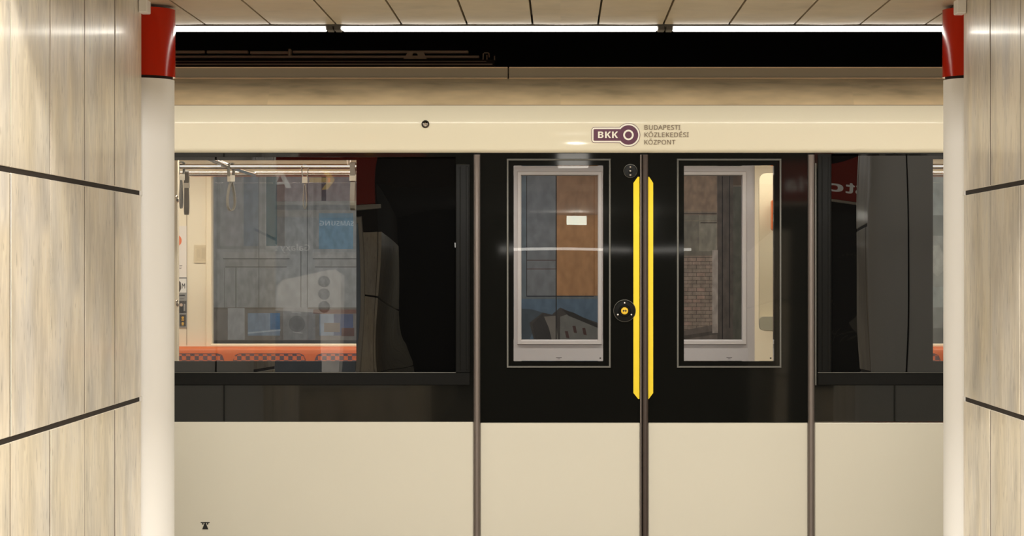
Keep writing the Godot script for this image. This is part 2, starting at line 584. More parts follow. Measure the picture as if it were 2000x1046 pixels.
func setting() -> void:
	var st := new_st()
	box(st, Vector3(-6, -0.2, 0.12), Vector3(6, 0.0, 24.0))
	struct("floor", st, M.floor_stone, "pale stone floor of the platform, the passage and the hall")
	for s in [-1.0, 1.0]:
		st = new_st()
		box(st, Vector3(minf(s * 6.0, s * 6.2), -1.6, -4.0), Vector3(maxf(s * 6.0, s * 6.2), 4.4, 24.0))
		struct("wall_east" if s > 0 else "wall_west", st, M.hall_wall, "plain end wall of the station far beyond the %s stone wall" % ("right" if s > 0 else "left"))

# pylons on both sides of the passage: stone panels, bullnose casing, red band
const FLOOD := Vector3(0, -0.5, -0.866)      # direction of the added floodlight, tilted towards the pylons
const GROOVES := [-0.464, 0.281, 1.026, 1.771, 2.53]
func pylons() -> void:
	for s in [-1.0, 1.0]:
		var side := "left" if s < 0 else "right"
		var ze := 3.66 if s < 0 else 2.60           # hall end of the pylon
		var xw := -1.520 if s < 0 else 1.461        # face of the passage wall
		var cx := -1.558 if s < 0 else 1.545        # centre of the bullnose
		var st := new_st()
		var xa: float = xw + s * 0.035
		box(st, Vector3(minf(xa, s * 6), 0, 1.44), Vector3(maxf(xa, s * 6), 2.62, ze - 0.002))
		box(st, Vector3(minf(cx, s * 6), 0, 1.20), Vector3(maxf(cx, s * 6), 2.62, 1.44))
		var w := struct("wall_" + side, st, M.groove, "wall of pale veined stone panels lining the passage on the %s" % side)
		# passage face: panels 0.51 m wide with hairline joints; open dark grooves between the rows
		var rng := RandomNumberGenerator.new()
		rng.seed = 77 if s < 0 else 78
		for row in 4:
			for col in 9:
				var z1 := 1.45 + 0.51 * col
				var z0 := z1 + 0.51
				if s > 0: z1 = 1.45 + 0.53 * col; z0 = z1 + 0.53
				z0 = minf(z0, ze)
				if z0 - z1 < 0.03: continue
				var y0: float = maxf(0.0, GROOVES[row] + 0.008)
				var y1: float = GROOVES[row + 1] - 0.008
				st = new_st()
				var jit := rng.randf() * 0.002
				box(st, Vector3(xw + s * 0.04, y0, z1 + 0.006), Vector3(xw + s * jit, y1, z0 - 0.006), 0.0015)
				obj("stone_panel", st, M["stone_%d" % (rng.randi() % 5)], w)
				st = new_st()
				box(st, Vector3(xw + s * 0.034, y0 + 0.003, z0 - 0.006), Vector3(xw + s * 0.0022, y1 - 0.003, z0 + 0.006))
				if z0 < ze - 0.02: obj("joint_shade", st, M.joint, w)  # dark strip stands in for the shade of the open joint
		# face towards the hall
		for row in 4:
			for col in 5:
				var hx: float = xw + s * (0.001 + col * 0.80)
				st = new_st()
				box(st, Vector3(hx + s * 0.002, maxf(0.0, GROOVES[row] + 0.008), ze + 0.001), Vector3(hx + s * 0.797, minf(2.40, GROOVES[row + 1] - 0.008), ze + 0.02), 0.002)
				obj("stone_panel", st, M["stone_%d" % ((row + col) % 5)], w)
		# ends of the grooves, closed with a white tab of the column casing
		for g in [1, 2, 3]:
			st = new_st()
			box(st, Vector3(xw + s * 0.034, GROOVES[g] - 0.0085, 1.436), Vector3(xw + s * 0.001, GROOVES[g] + 0.0085, 1.475))
			obj("groove_tab", st, M.white_casing, w)
			st = new_st()
			box(st, Vector3(xw + s * 0.034, GROOVES[g] - 0.0085, 1.475), Vector3(xw + s * 0.005, GROOVES[g] + 0.0085, ze - 0.004))
			obj("groove_strip", st, M.groove, w)
		# face towards the train: tall white casing sheets
		for col in 5:
			var a: float = cx + s * (0.04 + col * 0.62)
			st = new_st()
			box(st, Vector3(a + s * 0.003, 0.0, 1.20), Vector3(a + s * 0.617, 2.19, 1.172), 0.003)
			obj("casing_panel", st, M.white_casing, w)
		# bullnose casing
		st = new_st()
		bullnose(st, cx, 1.30, 0.13, s, 0.0, 2.193, 0.035)
		var b := obj("corner_column", st, M.white_casing)
		b.set_meta("label", "white rounded column casing closing the end of the %s stone wall beside the train" % side)
		b.set_meta("category", "column")
		# red band: cap round the column and its strip along the platform face
		var t := thing("sign_band", "glossy red band wrapping the top of the white column at the %s stone wall" % side, "sign band", Vector3(cx, 2.2, 1.30))
		st = new_st()
		bullnose(st, cx, 1.30, 0.134, s, 2.203, 2.452, 0.034)
		obj("band_cap", st, M.red_enamel, t)
		st = new_st()
		box(st, Vector3(cx + s * 0.036, 2.203, 1.166), Vector3(cx + s * 3.2, 2.452, 1.20), 0.003)
		obj("band_strip", st, M.red_enamel, t)
		st = new_st()
		bullnose(st, cx, 1.30, 0.124, s, 2.193, 2.203, 0.034)
		obj("shadow_gap", st, M.dark_gap, t)
		# small white block at the top of the wall end
		st = new_st()
		if s < 0: box(st, Vector3(-1.519, 2.419, 1.452), Vector3(-1.4875, 2.53, 1.53), 0.003)
		else: box(st, Vector3(1.426, 2.416, 1.452), Vector3(1.460, 2.53, 1.53), 0.003)
		var k := obj("cover_block", st, M.white_casing)
		k.set_meta("label", "small white cover block under the ceiling at the top edge of the %s stone wall" % side)
		k.set_meta("category", "cover")
		k.set_meta("group", "cover blocks")

func ceiling() -> void:
	var st := new_st()
	box(st, Vector3(-6, 2.50, 0.69), Vector3(6, 2.62, 1.62))
	box(st, Vector3(-6, 2.53, 1.62), Vector3(6, 2.62, 3.66))
	var c := struct("ceiling", st, M.ceiling_slab, "low ceiling of cream sheet metal panels over the platform")
	for k in range(-16, 20):
		var x0 := -0.371 + 0.2596 * k + 0.004
		var x1 := x0 + 0.2596 - 0.008
		st = new_st()
		# tray with a slightly sagging face and turned-up edges
		var n := 10
		var za := 0.67; var zb := 1.60
		for i in n:
			var z0 := za + (zb - za) * i / n
			var z1 := za + (zb - za) * (i + 1) / n
			for j in 4:
				var u0 := x0 + (x1 - x0) * j / 4.0; var u1 := x0 + (x1 - x0) * (j + 1) / 4.0
				var h := func(x: float, z: float) -> float: return 2.465 - 0.0012 * sin(PI * (x - x0) / (x1 - x0)) * (1.0 + 0.6 * sin(z * 17.0 + k * 1.9))
				var nn := func(x: float, z: float) -> Vector3:
					var e := 0.002
					return Vector3((h.call(x + e, z) - h.call(x - e, z)) / (2 * e), -1, (h.call(x, z + e) - h.call(x, z - e)) / (2 * e)).normalized()
				var A := Vector3(u0, h.call(u0, z0), z0); var B := Vector3(u1, h.call(u1, z0), z0); var C := Vector3(u1, h.call(u1, z1), z1); var D := Vector3(u0, h.call(u0, z1), z1)
				tri3(st, A, B, C, nn.call(u0, z0), nn.call(u1, z0), nn.call(u1, z1))
				tri3(st, A, C, D, nn.call(u0, z0), nn.call(u1, z1), nn.call(u0, z1))
		quad(st, Vector3(x0, 2.465, za), Vector3(x0, 2.465, zb), Vector3(x0, 2.50, zb), Vector3(x0, 2.50, za), Vector3.LEFT)
		quad(st, Vector3(x1, 2.465, za), Vector3(x1, 2.465, zb), Vector3(x1, 2.50, zb), Vector3(x1, 2.50, za), Vector3.RIGHT)
		quad(st, Vector3(x0, 2.465, za), Vector3(x1, 2.465, za), Vector3(x1, 2.50, za), Vector3(x0, 2.50, za), Vector3.FORWARD)
		obj("ceiling_panel", st, M.ceiling_metal, c)
	# edge of the ceiling above the lamps
	st = new_st()
	box(st, Vector3(-6, 2.47, 0.50), Vector3(6, 2.62, 0.664))
	struct("trim_1", st, M.dark_gap, "dark edge trim of the ceiling above the strip lights")

func strip_lights() -> void:
	var where := ["tucked against the left red band", "in the middle of the view", "ending at the right red band"]
	var x := -0.9045 - 1.3212 * 3
	for i in 8:
		var x0 := x + 1.3212 * i
		var x1 := x0 + 1.3212
		var zc := 0.59
		if i in [2, 3, 4]:
			var t := thing("strip_light", "long slim white strip light under the ceiling edge, " + where[i - 2], "light", Vector3(x0, 2.44, zc), "strip lights along the platform edge")
			strip_fitting(t, x0, x1, zc)
		else:
			var t2 := Node3D.new()
			t2.name = numbered("strip_light")
			add_child(t2, true)
			t2.position = Vector3(x0, 2.44, zc)
			t2.set_meta("label", "strip light of the same row hidden behind the stone pylons"); t2.set_meta("category", "light"); t2.set_meta("group", "hidden strip lights")
			strip_fitting(t2, x0, x1, zc)
		area(Vector3((x0 + x1) / 2, 2.441, zc), Vector3(0, -1, 0), Vector2(1.26, 0.08), 5.5, Color(1.0, 0.98, 0.93), "strip_light_lamp")

func strip_fitting(t: Node3D, x0: float, x1: float, zc: float) -> void:
	var st := new_st()
	box(st, Vector3(x0 + 0.03, 2.447, zc - 0.042), Vector3(x1 - 0.03, 2.461, zc + 0.042), 0.006)
	obj("diffuser", st, M.tube_glow, t)
	st = new_st()
	box(st, Vector3(x0, 2.461, zc - 0.05), Vector3(x1, 2.472, zc + 0.05))
	obj("housing", st, M.lamp_body, t)
	for e in [x0 + 0.002, x1 - 0.03]:
		st = new_st()
		box(st, Vector3(e, 2.445, zc - 0.043), Vector3(e + 0.028, 2.466, zc + 0.043), 0.003)
		obj("end_cap", st, M.lamp_body, t)

# ------------------------------------------------------------------ the train
var T: Node3D
const XA := -3.6
const XB := 4.3
func train() -> void:
	T = thing("metro_train", "white metro train with a black window band and double doors standing at the platform", "train", Vector3(0.35, -0.3, -1.35))
	var xl := px(925.0); var xr := px(1591.0)
	var yw := py(823.0); var yt := py(298.0)
	# white lower panels
	var st := new_st()
	box(st, Vector3(XA, -0.3, -0.08), Vector3(xl, yw, 0.0), 0.004)
	obj("lower_panel", st, M.train_white, T)
	st = new_st()
	box(st, Vector3(xr, -0.3, -0.08), Vector3(XB, yw - 0.004, 0.0), 0.004)
	obj("lower_panel", st, M.train_white, T)
	# lifting point mark
	st = new_st()
	prism(st, PackedVector2Array([Vector2(px(392), py(1020.5)), Vector2(px(409.5), py(1020.5)), Vector2(px(409.5), py(1018.8)), Vector2(px(392), py(1018.8))]), 0.0, 0.0012)
	prism(st, PackedVector2Array([Vector2(px(394.8), py(1033)), Vector2(px(407), py(1033)), Vector2(px(401.8), py(1020.4)), Vector2(px(399.8), py(1020.4))]), 0.0, 0.0012)
	prism(st, circle(Vector2(px(396.1), py(1022.3)), 0.0036, 14), 0.0, 0.0012)
	prism(st, circle(Vector2(px(405.5), py(1022.3)), 0.0036, 14), 0.0, 0.0012)
	var lm := obj("lifting_mark", st, M.ink, T)
	lm.set_meta("label", "small black jacking point symbol")
	# cove above the windows, with a softly rounded crease that catches the strip lights
	st = new_st()
	sweep_x(st, [Vector2(yt, -0.07), Vector2(yt, -0.004), Vector2(yt + 0.004, 0.0), Vector2(yt + 0.012, 0.0068), Vector2(yt + 0.02, 0.0072), Vector2(2.104, 0.006), Vector2(2.108, 0.0059), Vector2(2.114, 0.0055), Vector2(2.119, 0.0043), Vector2(2.124, 0.0025), Vector2(2.129, 0.0003), Vector2(2.15, -0.0095), Vector2(2.191, -0.03)], XA, XB, Vector2(0.3, 1))
	obj("cove_panel", st, M.train_cove, T)
	st = new_st()
	box(st, Vector3(XA, 2.1905, -0.06), Vector3(XB, 2.1945, -0.030))
	obj("cove_joint", st, M.gutter, T)
	st = new_st()
	sweep_x(st, [Vector2(2.194, -0.033), Vector2(2.215, -0.05), Vector2(2.25, -0.09), Vector2(2.29, -0.155), Vector2(2.322, -0.24)], XA, XB, Vector2(1, 1))
	sweep_x(st, [Vector2(2.33, -0.34), Vector2(2.40, -0.6), Vector2(2.43, -1.35), Vector2(2.38, -2.2), Vector2(2.2, -2.66)], XA, XB, Vector2(1, 0))
	obj("roof", st, M.train_roof, T)
	# gutter rail with lips painted paler as if lit, and a joint
	for g in [[XA, px(991.5, -0.25)], [px(994.0, -0.25), XB]]:
		st = new_st()
		sweep_x(st, [Vector2(2.318, -0.24), Vector2(2.330, -0.252), Vector2(2.371, -0.262), Vector2(2.371, -0.36)], g[0], g[1], Vector2(1, 1), 20)
		obj("gutter_rail", st, M.gutter, T)
		st = new_st()
		box(st, Vector3(g[0], 2.3225, -0.26), Vector3(g[1], 2.3275, -0.236), 0.002)
		box(st, Vector3(g[0], 2.3700, -0.30), Vector3(g[1], 2.3755, -0.256), 0.002)
		obj("gutter_lip", st, M.gutter_lip, T)
	# dark line under the cove
	st = new_st()
	box(st, Vector3(XA, yt - 0.012, -0.08), Vector3(XB, yt + 0.001, -0.012))
	obj("head_seal", st, M.black_rubber, T)
	side_camera()
	logo()
	windows()
	doors()

func side_camera() -> void:
	var c := Vector3(px(831.0), py(242.5), 0.004)
	var st := new_st()
	lathe_z(st, c, [Vector2(0.017, 0.0), Vector2(0.0165, 0.006), Vector2(0.0145, 0.0085), Vector2(0.0125, 0.007), Vector2(0.012, 0.003)])
	var r := obj("side_camera", st, M.steel_dark, T)
	r.set_meta("label", "small round metal side camera")
	st = new_st()
	lathe_z(st, c, [Vector2(0.012, 0.003), Vector2(0.010, 0.0065), Vector2(0.006, 0.009), Vector2(0.0, 0.010)])
	obj("lens", st, M.chrome, r)

func logo() -> void:
	var z := 0.0078
	var L := part("operator_logo", T)
	L.set_meta("label", "purple key-shaped operator logo with lettering")
	var s := 1.0 / 460.0
	var c := Vector2(px(1227.3), py(263.6))
	var mk := func(grow: float) -> PackedVector2Array:
		var r := rrect(px(1159.2) - grow * s, py(275.0) - grow * s, px(1215.0), py(252.2) + grow * s, (2.2 + grow) * s, 6, [false, false, true, true])
		var u := Geometry2D.merge_polygons(r, circle(c, (19.0 + grow) * s, 56))
		return u[0]
	var st := new_st()
	prism(st, mk.call(4.0), z - 0.004, z + 0.0006)
	obj("outline", st, M.logo_purple, L)
	st = new_st()
	prism(st, mk.call(3.1), z - 0.004, z + 0.0012)
	obj("border", st, M.logo_cream, L)
	st = new_st()
	prism(st, mk.call(0.0), z - 0.004, z + 0.0018)
	obj("field", st, M.logo_purple, L)
	st = new_st()
	var zr := z + 0.0024
	for k in 48:
		var a := TAU * k / 48; var b := TAU * (k + 1) / 48
		var f := func(r: float, t: float) -> Vector3: return Vector3(c.x + r * s * cos(t), c.y + r * s * sin(t), zr)
		quad(st, f.call(6.8, a), f.call(10.2, a), f.call(10.2, b), f.call(6.8, b), Vector3.BACK)
	obj("ring", st, M.logo_cream, L)
	lettering("letters", "BKK", px(1167.9), px(1206.9), py(269.5), 12.5 * s, z + 0.0005, M.logo_cream, L, true, false, 0.002)
	for row in [["BUDAPESTI", 1258.6, 1328.6, 253.2], ["KÖZLEKEDÉSI", 1258.6, 1345.2, 267.6], ["KÖZPONT", 1258.6, 1319.0, 282.0]]:
		lettering("letters", row[0], px(row[1]), px(row[2]), py(row[3]), 9.0 * s, z, M.letter_taupe, L, false, false, 0.0018)

func windows() -> void:
	var yw := py(823.0); var yt := py(298.0) - 0.001
	# [outer x0, x1], hole, clear part
	for side in [0, 1]:
		var ox0: float = XA if side == 0 else px(1591.0)
		var ox1: float = px(925.0) if side == 0 else XB
		var hx0: float = -3.3 if side == 0 else px(1624.0)
		var hx1: float = px(890.0) if side == 0 else 4.1
		var hy0 := py(727.0); var hy1: float = py(306.0) if side == 0 else py(300.0)
		var cx0: float = -2.9 if side == 0 else px(1823.0)
		var cx1: float = px(695.5) if side == 0 else 3.9
		var cy0 := py(705.0); var cy1: float = py(312.0) if side == 0 else py(310.0)
		var W := part("window", T)
		var st := new_st()
		plate(st, ox0, yw, ox1, yt, hx0, hy0, hx1, hy1, -0.06, -0.002)
		obj("surround", st, M.black_gloss, W)
		# raised band round the pane
		st = new_st()
		var bx0: float = hx0 - 0.06 if side == 0 else px(1597.0)
		var bx1: float = px(918.0) if side == 0 else hx1 + 0.06
		var by0 := py(752.0)
		var wv := hy0 - by0
		var vx0: float = hx1 if side == 0 else bx0
		var vx1: float = bx1 if side == 0 else hx0
		var ytop: float = py(320.0) if side == 0 else yt - 0.004
		# bottom bar and upright, each a shallow bevelled moulding
		box(st, Vector3(bx0, by0, -0.01), Vector3(bx1, hy0, 0.004), 0.003)
		box(st, Vector3(vx0, hy0, -0.01), Vector3(vx1, ytop, 0.004), 0.003)
		box(st, Vector3(lerpf(vx0, vx1, 0.28), hy0 + 0.01, -0.01), Vector3(lerpf(vx0, vx1, 0.34), ytop - 0.01, 0.0062), 0.002)
		box(st, Vector3(lerpf(vx0, vx1, 0.72), hy0 + 0.01, -0.01), Vector3(lerpf(vx0, vx1, 0.92), ytop - 0.01, 0.0058), 0.002)
		obj("moulding", st, M.black_frame, W)
		st = new_st()
		box(st, Vector3(bx0, hy0 - 0.0015, 0.002), Vector3(bx1 if side == 1 else hx1, hy0 + 0.0015, 0.006))
		obj("pane_edge", st, M.gasket, W)
		if side == 1:
			st = new_st()
			box(st, Vector3(px(1591.6), py(752), -0.002), Vector3(px(1594.6), py(318), 0.004), 0.001)
			obj("edge_strip", st, M.gasket, W)
		# black printed border of the pane
		st = new_st()
		var amp := 0.0026
		var yaw := 0.018 if side == 0 else -0.025
		wavy(st, cx1, hy0, hx1, hy1, -0.012, amp, 0.0145, yaw)
		wavy(st, hx0, hy0, cx0, hy1, -0.012, amp, 0.0145, yaw)
		wavy(st, cx0, hy0, cx1, cy0, -0.012, amp * 0.3, 0.0145, yaw)
		wavy(st, cx0, cy1, cx1, hy1, -0.012, amp * 0.3, 0.0145, yaw)
		obj("pane_border", st, M.black_glass, W)
		st = new_st()
		wavy(st, cx0, cy0, cx1, cy1, -0.012, 0.0004, 0.0145, yaw)
		obj("window_pane", st, M.tinted_glass, W)
		st = new_st()
		wavy(st, cx0 - 0.01, cy0 - 0.01, cx1 + 0.01, cy1 + 0.01, -0.034, 0.0002, 0.0145, yaw)
		obj("window_pane", st, M.clear_glass, W)
		# lining behind the printed border
		st = new_st()
		plate(st, ox0, yw, ox1, yt, cx0 - 0.012, cy0 - 0.012, cx1 + 0.012, cy1 + 0.012, -0.10, -0.060)
		plate(st, hx0, hy0, hx1, hy1, cx0 - 0.001, cy0 - 0.001, cx1 + 0.001, cy1 + 0.001, -0.060, -0.036)
		obj("lining", st, M.black_rubber, W)

func doors() -> void:
	var yw := py(825.0); var yt := py(299.0)
	# half-round seals: beside the leaves and between them
	for d in [[925.0, 938.0, M.seal_grey], [1578.0, 1591.0, M.seal_grey], [1250.0, 1253.5, M.seal_grey], [1254.8, 1266.0, M.seal_brown]]:
		var st := new_st()
		var w: float = px(d[1]) - px(d[0])
		var c: float = (px(d[0]) + px(d[1])) / 2
		var n := 10
		for k in n:
			var a := PI * k / n; var b := PI * (k + 1) / n
			var A := Vector2(cos(a) * w / 2, sin(a) * w * 0.32); var B := Vector2(cos(b) * w / 2, sin(b) * w * 0.32)
			var na := Vector3(cos(a), 0, sin(a)); var nb := Vector3(cos(b), 0, sin(b))
			var y0 := -0.05; var y1 := py(302.0)
			tri3(st, Vector3(c + A.x, y0, A.y), Vector3(c + B.x, y0, B.y), Vector3(c + B.x, y1, B.y), na, nb, nb)
			tri3(st, Vector3(c + A.x, y0, A.y), Vector3(c + B.x, y1, B.y), Vector3(c + A.x, y1, A.y), na, nb, na)
			tri(st, Vector3(c, y1, 0), Vector3(c + A.x, y1, A.y), Vector3(c + B.x, y1, B.y), Vector3.UP)
		box(st, Vector3(c - w / 2, -0.05, -0.06), Vector3(c + w / 2, py(302.0), 0.0))
		obj("door_seal", st, d[2], T)
	var st2 := new_st()
	box(st2, Vector3(px(1249), -0.05, -0.08), Vector3(px(1267), py(300.0), -0.03))
	obj("door_seal", st2, M.black_rubber, T)
	var names := ["left door leaf with the round door button", "right door leaf"]
	for i in 2:
		var x0: float = px(938.0) if i == 0 else px(1266.0)
		var x1: float = px(1250.0) if i == 0 else px(1578.0)
		var w0: float = px(1003.0) if i == 0 else px(1336.0)
		var w1: float = px(1178.0) if i == 0 else px(1512.0)
		var g0: float = px(989.5) if i == 0 else px(1322.0)
		var g1: float = px(1193.0) if i == 0 else px(1526.5)
		var y0 := py(705.0); var y1 := py(323.0)
		var D := part("door_leaf", T)
		D.set_meta("label", names[i])
		var st := new_st()
		box(st, Vector3(x0, -0.05, -0.06), Vector3(x1, yw, -0.006), 0.003)
		obj("lower_panel", st, M.train_white, D)
		st = new_st()
		plate(st, x0, yw, x1, yt, w0, y0, w1, y1, -0.06, -0.007)
		obj("upper_panel", st, M.black_gloss, D)
		# glossy face, a hair proud of the core
		st = new_st()
		var am := 0.0006
		var tl := 0.0155
		var yw2 := 0.0 if i == 0 else -0.018
		wavy(st, x0 + 0.001, yw + 0.001, w0, yt, -0.006, am, tl, yw2)
		wavy(st, w1, yw + 0.001, x1 - 0.001, yt, -0.006, am, tl, yw2)
		wavy(st, w0, yw + 0.001, w1, y0, -0.006, am, tl, yw2)
		wavy(st, w0, y1, w1, yt, -0.006, am, tl, yw2)
		obj("gloss_face", st, M.black_gloss, D)
		st = new_st()
		frame(st, g0, py(718.0), g1, py(309.5), 0.0085, -0.006, -0.002)
		obj("window_gasket", st, M.gasket, D)
		st = new_st()
		wavy(st, w0, y0, w1, y1, -0.007, 0.0003, tl, yw2)
		obj("window_pane", st, M.clear_glass, D)
		st = new_st()
		wavy(st, w0, y0, w1, y1, -0.030, 0.0003, tl, yw2)
		obj("window_pane", st, M.clear_glass, D)
		# yellow edge strip with its outer corners cut
		st = new_st()
		var a := px(1237.2); var b := px(1249.0)
		if i == 1: a = px(1275.8); b = px(1265.0)
		var pts := PackedVector2Array([Vector2(b, py(778.5)), Vector2(b, py(345.0)), Vector2(lerpf(a, b, 0.72), py(345.0)), Vector2(a, py(357.0)), Vector2(a, py(767.0)), Vector2(lerpf(a, b, 0.78), py(778.5))])
		prism(st, pts, -0.008, -0.0035)
		obj("edge_strip", st, M.yellow, D)
		# print at the foot of the pane
		for q in [[1086.0, 1097.0, 697.6, 698.8], [1089.0, 1094.0, 699.8, 700.6], [1171.0, 1174.0, 697.6, 700.4]]:
			var sh: float = w0 - px(1003.0)
			st = new_st()
			box(st, Vector3(px(q[0]) + sh, py(q[3]), -0.0068), Vector3(px(q[1]) + sh, py(q[2]), -0.0062))
			obj("pane_print", st, M.ink, D)
		if i == 0:
			door_button(D)

func door_button(D: Node3D) -> void:
	var c := Vector3(px(1220.0), py(606.5), -0.006)
	var s := 1.0 / 460.0
	var st := new_st()
	lathe_z(st, c, [Vector2(21 * s, 0.0), Vector2(20.6 * s, 0.004), Vector2(19.4 * s, 0.005), Vector2(18.6 * s, 0.0042), Vector2(12 * s, 0.0045), Vector2(11 * s, 0.009), Vector2(9.6 * s, 0.0105), Vector2(8.4 * s, 0.0095), Vector2(8 * s, 0.006), Vector2(7.0 * s, 0.006)], 40)
	obj("door_button", st, M.black_frame, D)
	st = new_st()
	lathe_z(st, c, [Vector2(21.9 * s, 0.0), Vector2(21.9 * s, 0.0035), Vector2(21.0 * s, 0.0045), Vector2(20.8 * s, 0.003)], 48)
	obj("button_rim", st, M.gasket, D)
	st = new_st()
	lathe_z(st, c, [Vector2(7.2 * s, 0.006), Vector2(6.4 * s, 0.0085), Vector2(0.0, 0.009)], 32)
	obj("button_face", st, M.yellow_button, D)
	st = new_st()
	for g in [-1.0, 1.0]:
		prism(st, PackedVector2Array([Vector2(c.x + g * 1.2 * s, c.y - 2.6 * s), Vector2(c.x + g * 4.6 * s, c.y), Vector2(c.x + g * 1.2 * s, c.y + 2.6 * s)]), c.z + 0.0085, c.z + 0.0098)
	box(st, Vector3(c.x - 2 * s, c.y - 0.6 * s, c.z + 0.0085), Vector3(c.x + 2 * s, c.y + 0.6 * s, c.z + 0.0098))
	obj("button_arrow", st, M.ink, D)
	for a in [90.0, 210.0, 330.0]:
		st = new_st()
		lathe_z(st, c + Vector3(cos(deg_to_rad(a)), sin(deg_to_rad(a)), 0) * 15.2 * s + Vector3(0, 0, 0.004), [Vector2(1.7 * s, 0.0), Vector2(1.5 * s, 0.0016), Vector2(0.0, 0.002)], 12)
		obj("screw", st, M.steel, D)
	# door lamp above the yellow strip
	c = Vector3(px(1231.3), py(333.5), -0.006)
	st = new_st()
	lathe_z(st, c, [Vector2(13 * s, 0.0), Vector2(12.6 * s, 0.003), Vector2(11.8 * s, 0.0036), Vector2(11.2 * s, 0.0028), Vector2(0.0, 0.003)], 36)
	lathe_z(st, c, [Vector2(4.4 * s, 0.003), Vector2(4.0 * s, 0.005), Vector2(3.0 * s, 0.0052)], 20)
	obj("door_indicator", st, M.black_frame, D)
	st = new_st()
	lathe_z(st, c, [Vector2(13.4 * s, 0.0), Vector2(13.4 * s, 0.003), Vector2(12.7 * s, 0.0036), Vector2(12.5 * s, 0.002)], 40)
	obj("indicator_rim", st, M.gasket, D)
	for k in [-8.0, 0.0, 7.6]:
		st = new_st()
		lathe_z(st, c + Vector3(0, k * s, 0.003), [Vector2(2.0 * s, 0.0), Vector2(1.7 * s, 0.002), Vector2(0.0, 0.0026)], 12)
		obj("screw", st, M.steel, D)

# far side of the car, seen through the glass
const ZF := -2.55
func train_interior() -> void:
	var z0 := ZF - 0.08
	var zi := ZF
	var st := new_st()
	var wy0 := 1.0935; var wy1 := 1.994
	var dy0 := 1.1175
	var lx0 := -1.861; var lx1 := -0.55
	var dA := -0.335; var dB := 1.035          # far doors
	var rx0 := 1.42; var rx1 := 3.6
	# wall pieces round the openings
	box(st, Vector3(XA, 0.0, z0), Vector3(dA, wy0, zi))
	box(st, Vector3(XA, wy0, z0), Vector3(lx0, wy1, zi))
	box(st, Vector3(lx1, wy0, z0), Vector3(dA, wy1, zi))
	box(st, Vector3(dB, 0.0, z0), Vector3(XB, wy0, zi))
	box(st, Vector3(dB, wy0, z0), Vector3(rx0, wy1, zi))
	box(st, Vector3(rx1, wy0, z0), Vector3(XB, wy1, zi))
	box(st, Vector3(XA, wy1, z0), Vector3(dA, 2.22, zi))
	box(st, Vector3(dB, wy1, z0), Vector3(XB, 2.22, zi))
	box(st, Vector3(dA, 2.09, z0), Vector3(dB, 2.22, zi))
	obj("inner_wall", st, M.interior_cream, T)
	for r in [[lx0, lx1], [rx0, rx1]]:
		st = new_st()
		frame(st, r[0] - 0.03, wy0 - 0.03, r[1] + 0.03, wy1 + 0.03, 0.034, zi, zi + 0.012)
		obj("inner_window_frame", st, M.interior_light, T)
		st = new_st()
		box(st, Vector3(r[0], wy0, zi - 0.05), Vector3(r[1], wy1, zi - 0.044))
		obj("far_window_pane", st, M.far_glass, T)
	# far door leaves with rounded-edge window frames
	for r in [[dA, 0.349, -0.21, 0.199], [0.351, dB, 0.56, 0.969]]:
		var D := part("far_door_leaf", T)
		st = new_st()
		plate(st, r[0], 0.0, r[1], 2.088, r[2], dy0, r[3], wy1, zi - 0.07, zi - 0.02)
		obj("leaf_panel", st, M.interior_grey, D)
		st = new_st()
		frame(st, r[2] - 0.022, dy0 - 0.026, r[3] + 0.022, wy1 + 0.022, 0.023, zi - 0.02, zi - 0.008)
		obj("window_frame", st, M.interior_grey_light, D)
		st = new_st()
		box(st, Vector3(r[2], dy0, zi - 0.05), Vector3(r[3], wy1, zi - 0.044))
		obj("window_pane", st, M.far_glass, D)
	# shell that closes the car: ceiling, floor, ends
	st = new_st()
	box(st, Vector3(XA, 2.13, ZF), Vector3(XB, 2.18, -0.06))
	obj("inner_ceiling", st, M.interior_light, T)
	st = new_st()
	box(st, Vector3(XA, -0.05, ZF - 0.08), Vector3(XB, 0.0, -0.06))
	obj("inner_floor", st, M.interior_floor, T)
	for e in [XA - 0.06, XB]:
		st = new_st()
		box(st, Vector3(e, -0.3, ZF - 0.08), Vector3(e + 0.06, 2.3, -0.02))
		obj("end_wall", st, M.interior_cream, T)
	# far outside skin
	st = new_st()
	box(st, Vector3(XA, -0.3, ZF - 0.10), Vector3(XB, 0.0, ZF - 0.08))
	box(st, Vector3(XA, 2.0, ZF - 0.10), Vector3(XB, 2.3, ZF - 0.081))
	obj("far_skin", st, M.black_frame, T)
	# ceiling lamps of the car
	for z in [-0.55, -2.0]:
		st = new_st()
		box(st, Vector3(XA + 0.2, 2.122, z - 0.06), Vector3(XB - 0.2, 2.13, z + 0.06))
		obj("ceiling_lamp", st, M.car_glow, T)
		area(Vector3(0.35, 2.115, z), Vector3.DOWN, Vector2(7.4, 0.12), 4.6, Color(1.0, 0.985, 0.94), "car_ceiling_light")
	# handrails
	for h in [[-0.9, 1.969, 0.0125], [-1.9, 1.974, 0.0125]]:
		st = new_st()
		tube(st, [Vector3(XA, h[1], h[0]), Vector3(-0.62, h[1], h[0])], h[2], 12)
		obj("handrail", st, M.chrome, T)
		st = new_st()
		tube(st, [Vector3(1.3, h[1], h[0]), Vector3(XB, h[1], h[0])], h[2], 12)
		obj("handrail", st, M.chrome, T)
	st = new_st()
	tube(st, [Vector3(-1.545, 1.972, -1.9), Vector3(-1.545, 1.974, -0.9), Vector3(-1.545, 1.985, -0.12)], 0.0125, 12)
	obj("handrail", st, M.chrome, T)
	st = new_st()
	tube(st, [Vector3(-0.98, 2.13, -0.9), Vector3(-0.98, 1.969, -0.9)], 0.011, 10)
	obj("handrail", st, M.chrome, T)
	# joints of the wall lining
	st = new_st()
	box(st, Vector3(px(364.4, zi), 1.09, zi), Vector3(px(365.4, zi), 2.0, zi + 0.002))
	obj("lining_joint", st, M.gutter, T)
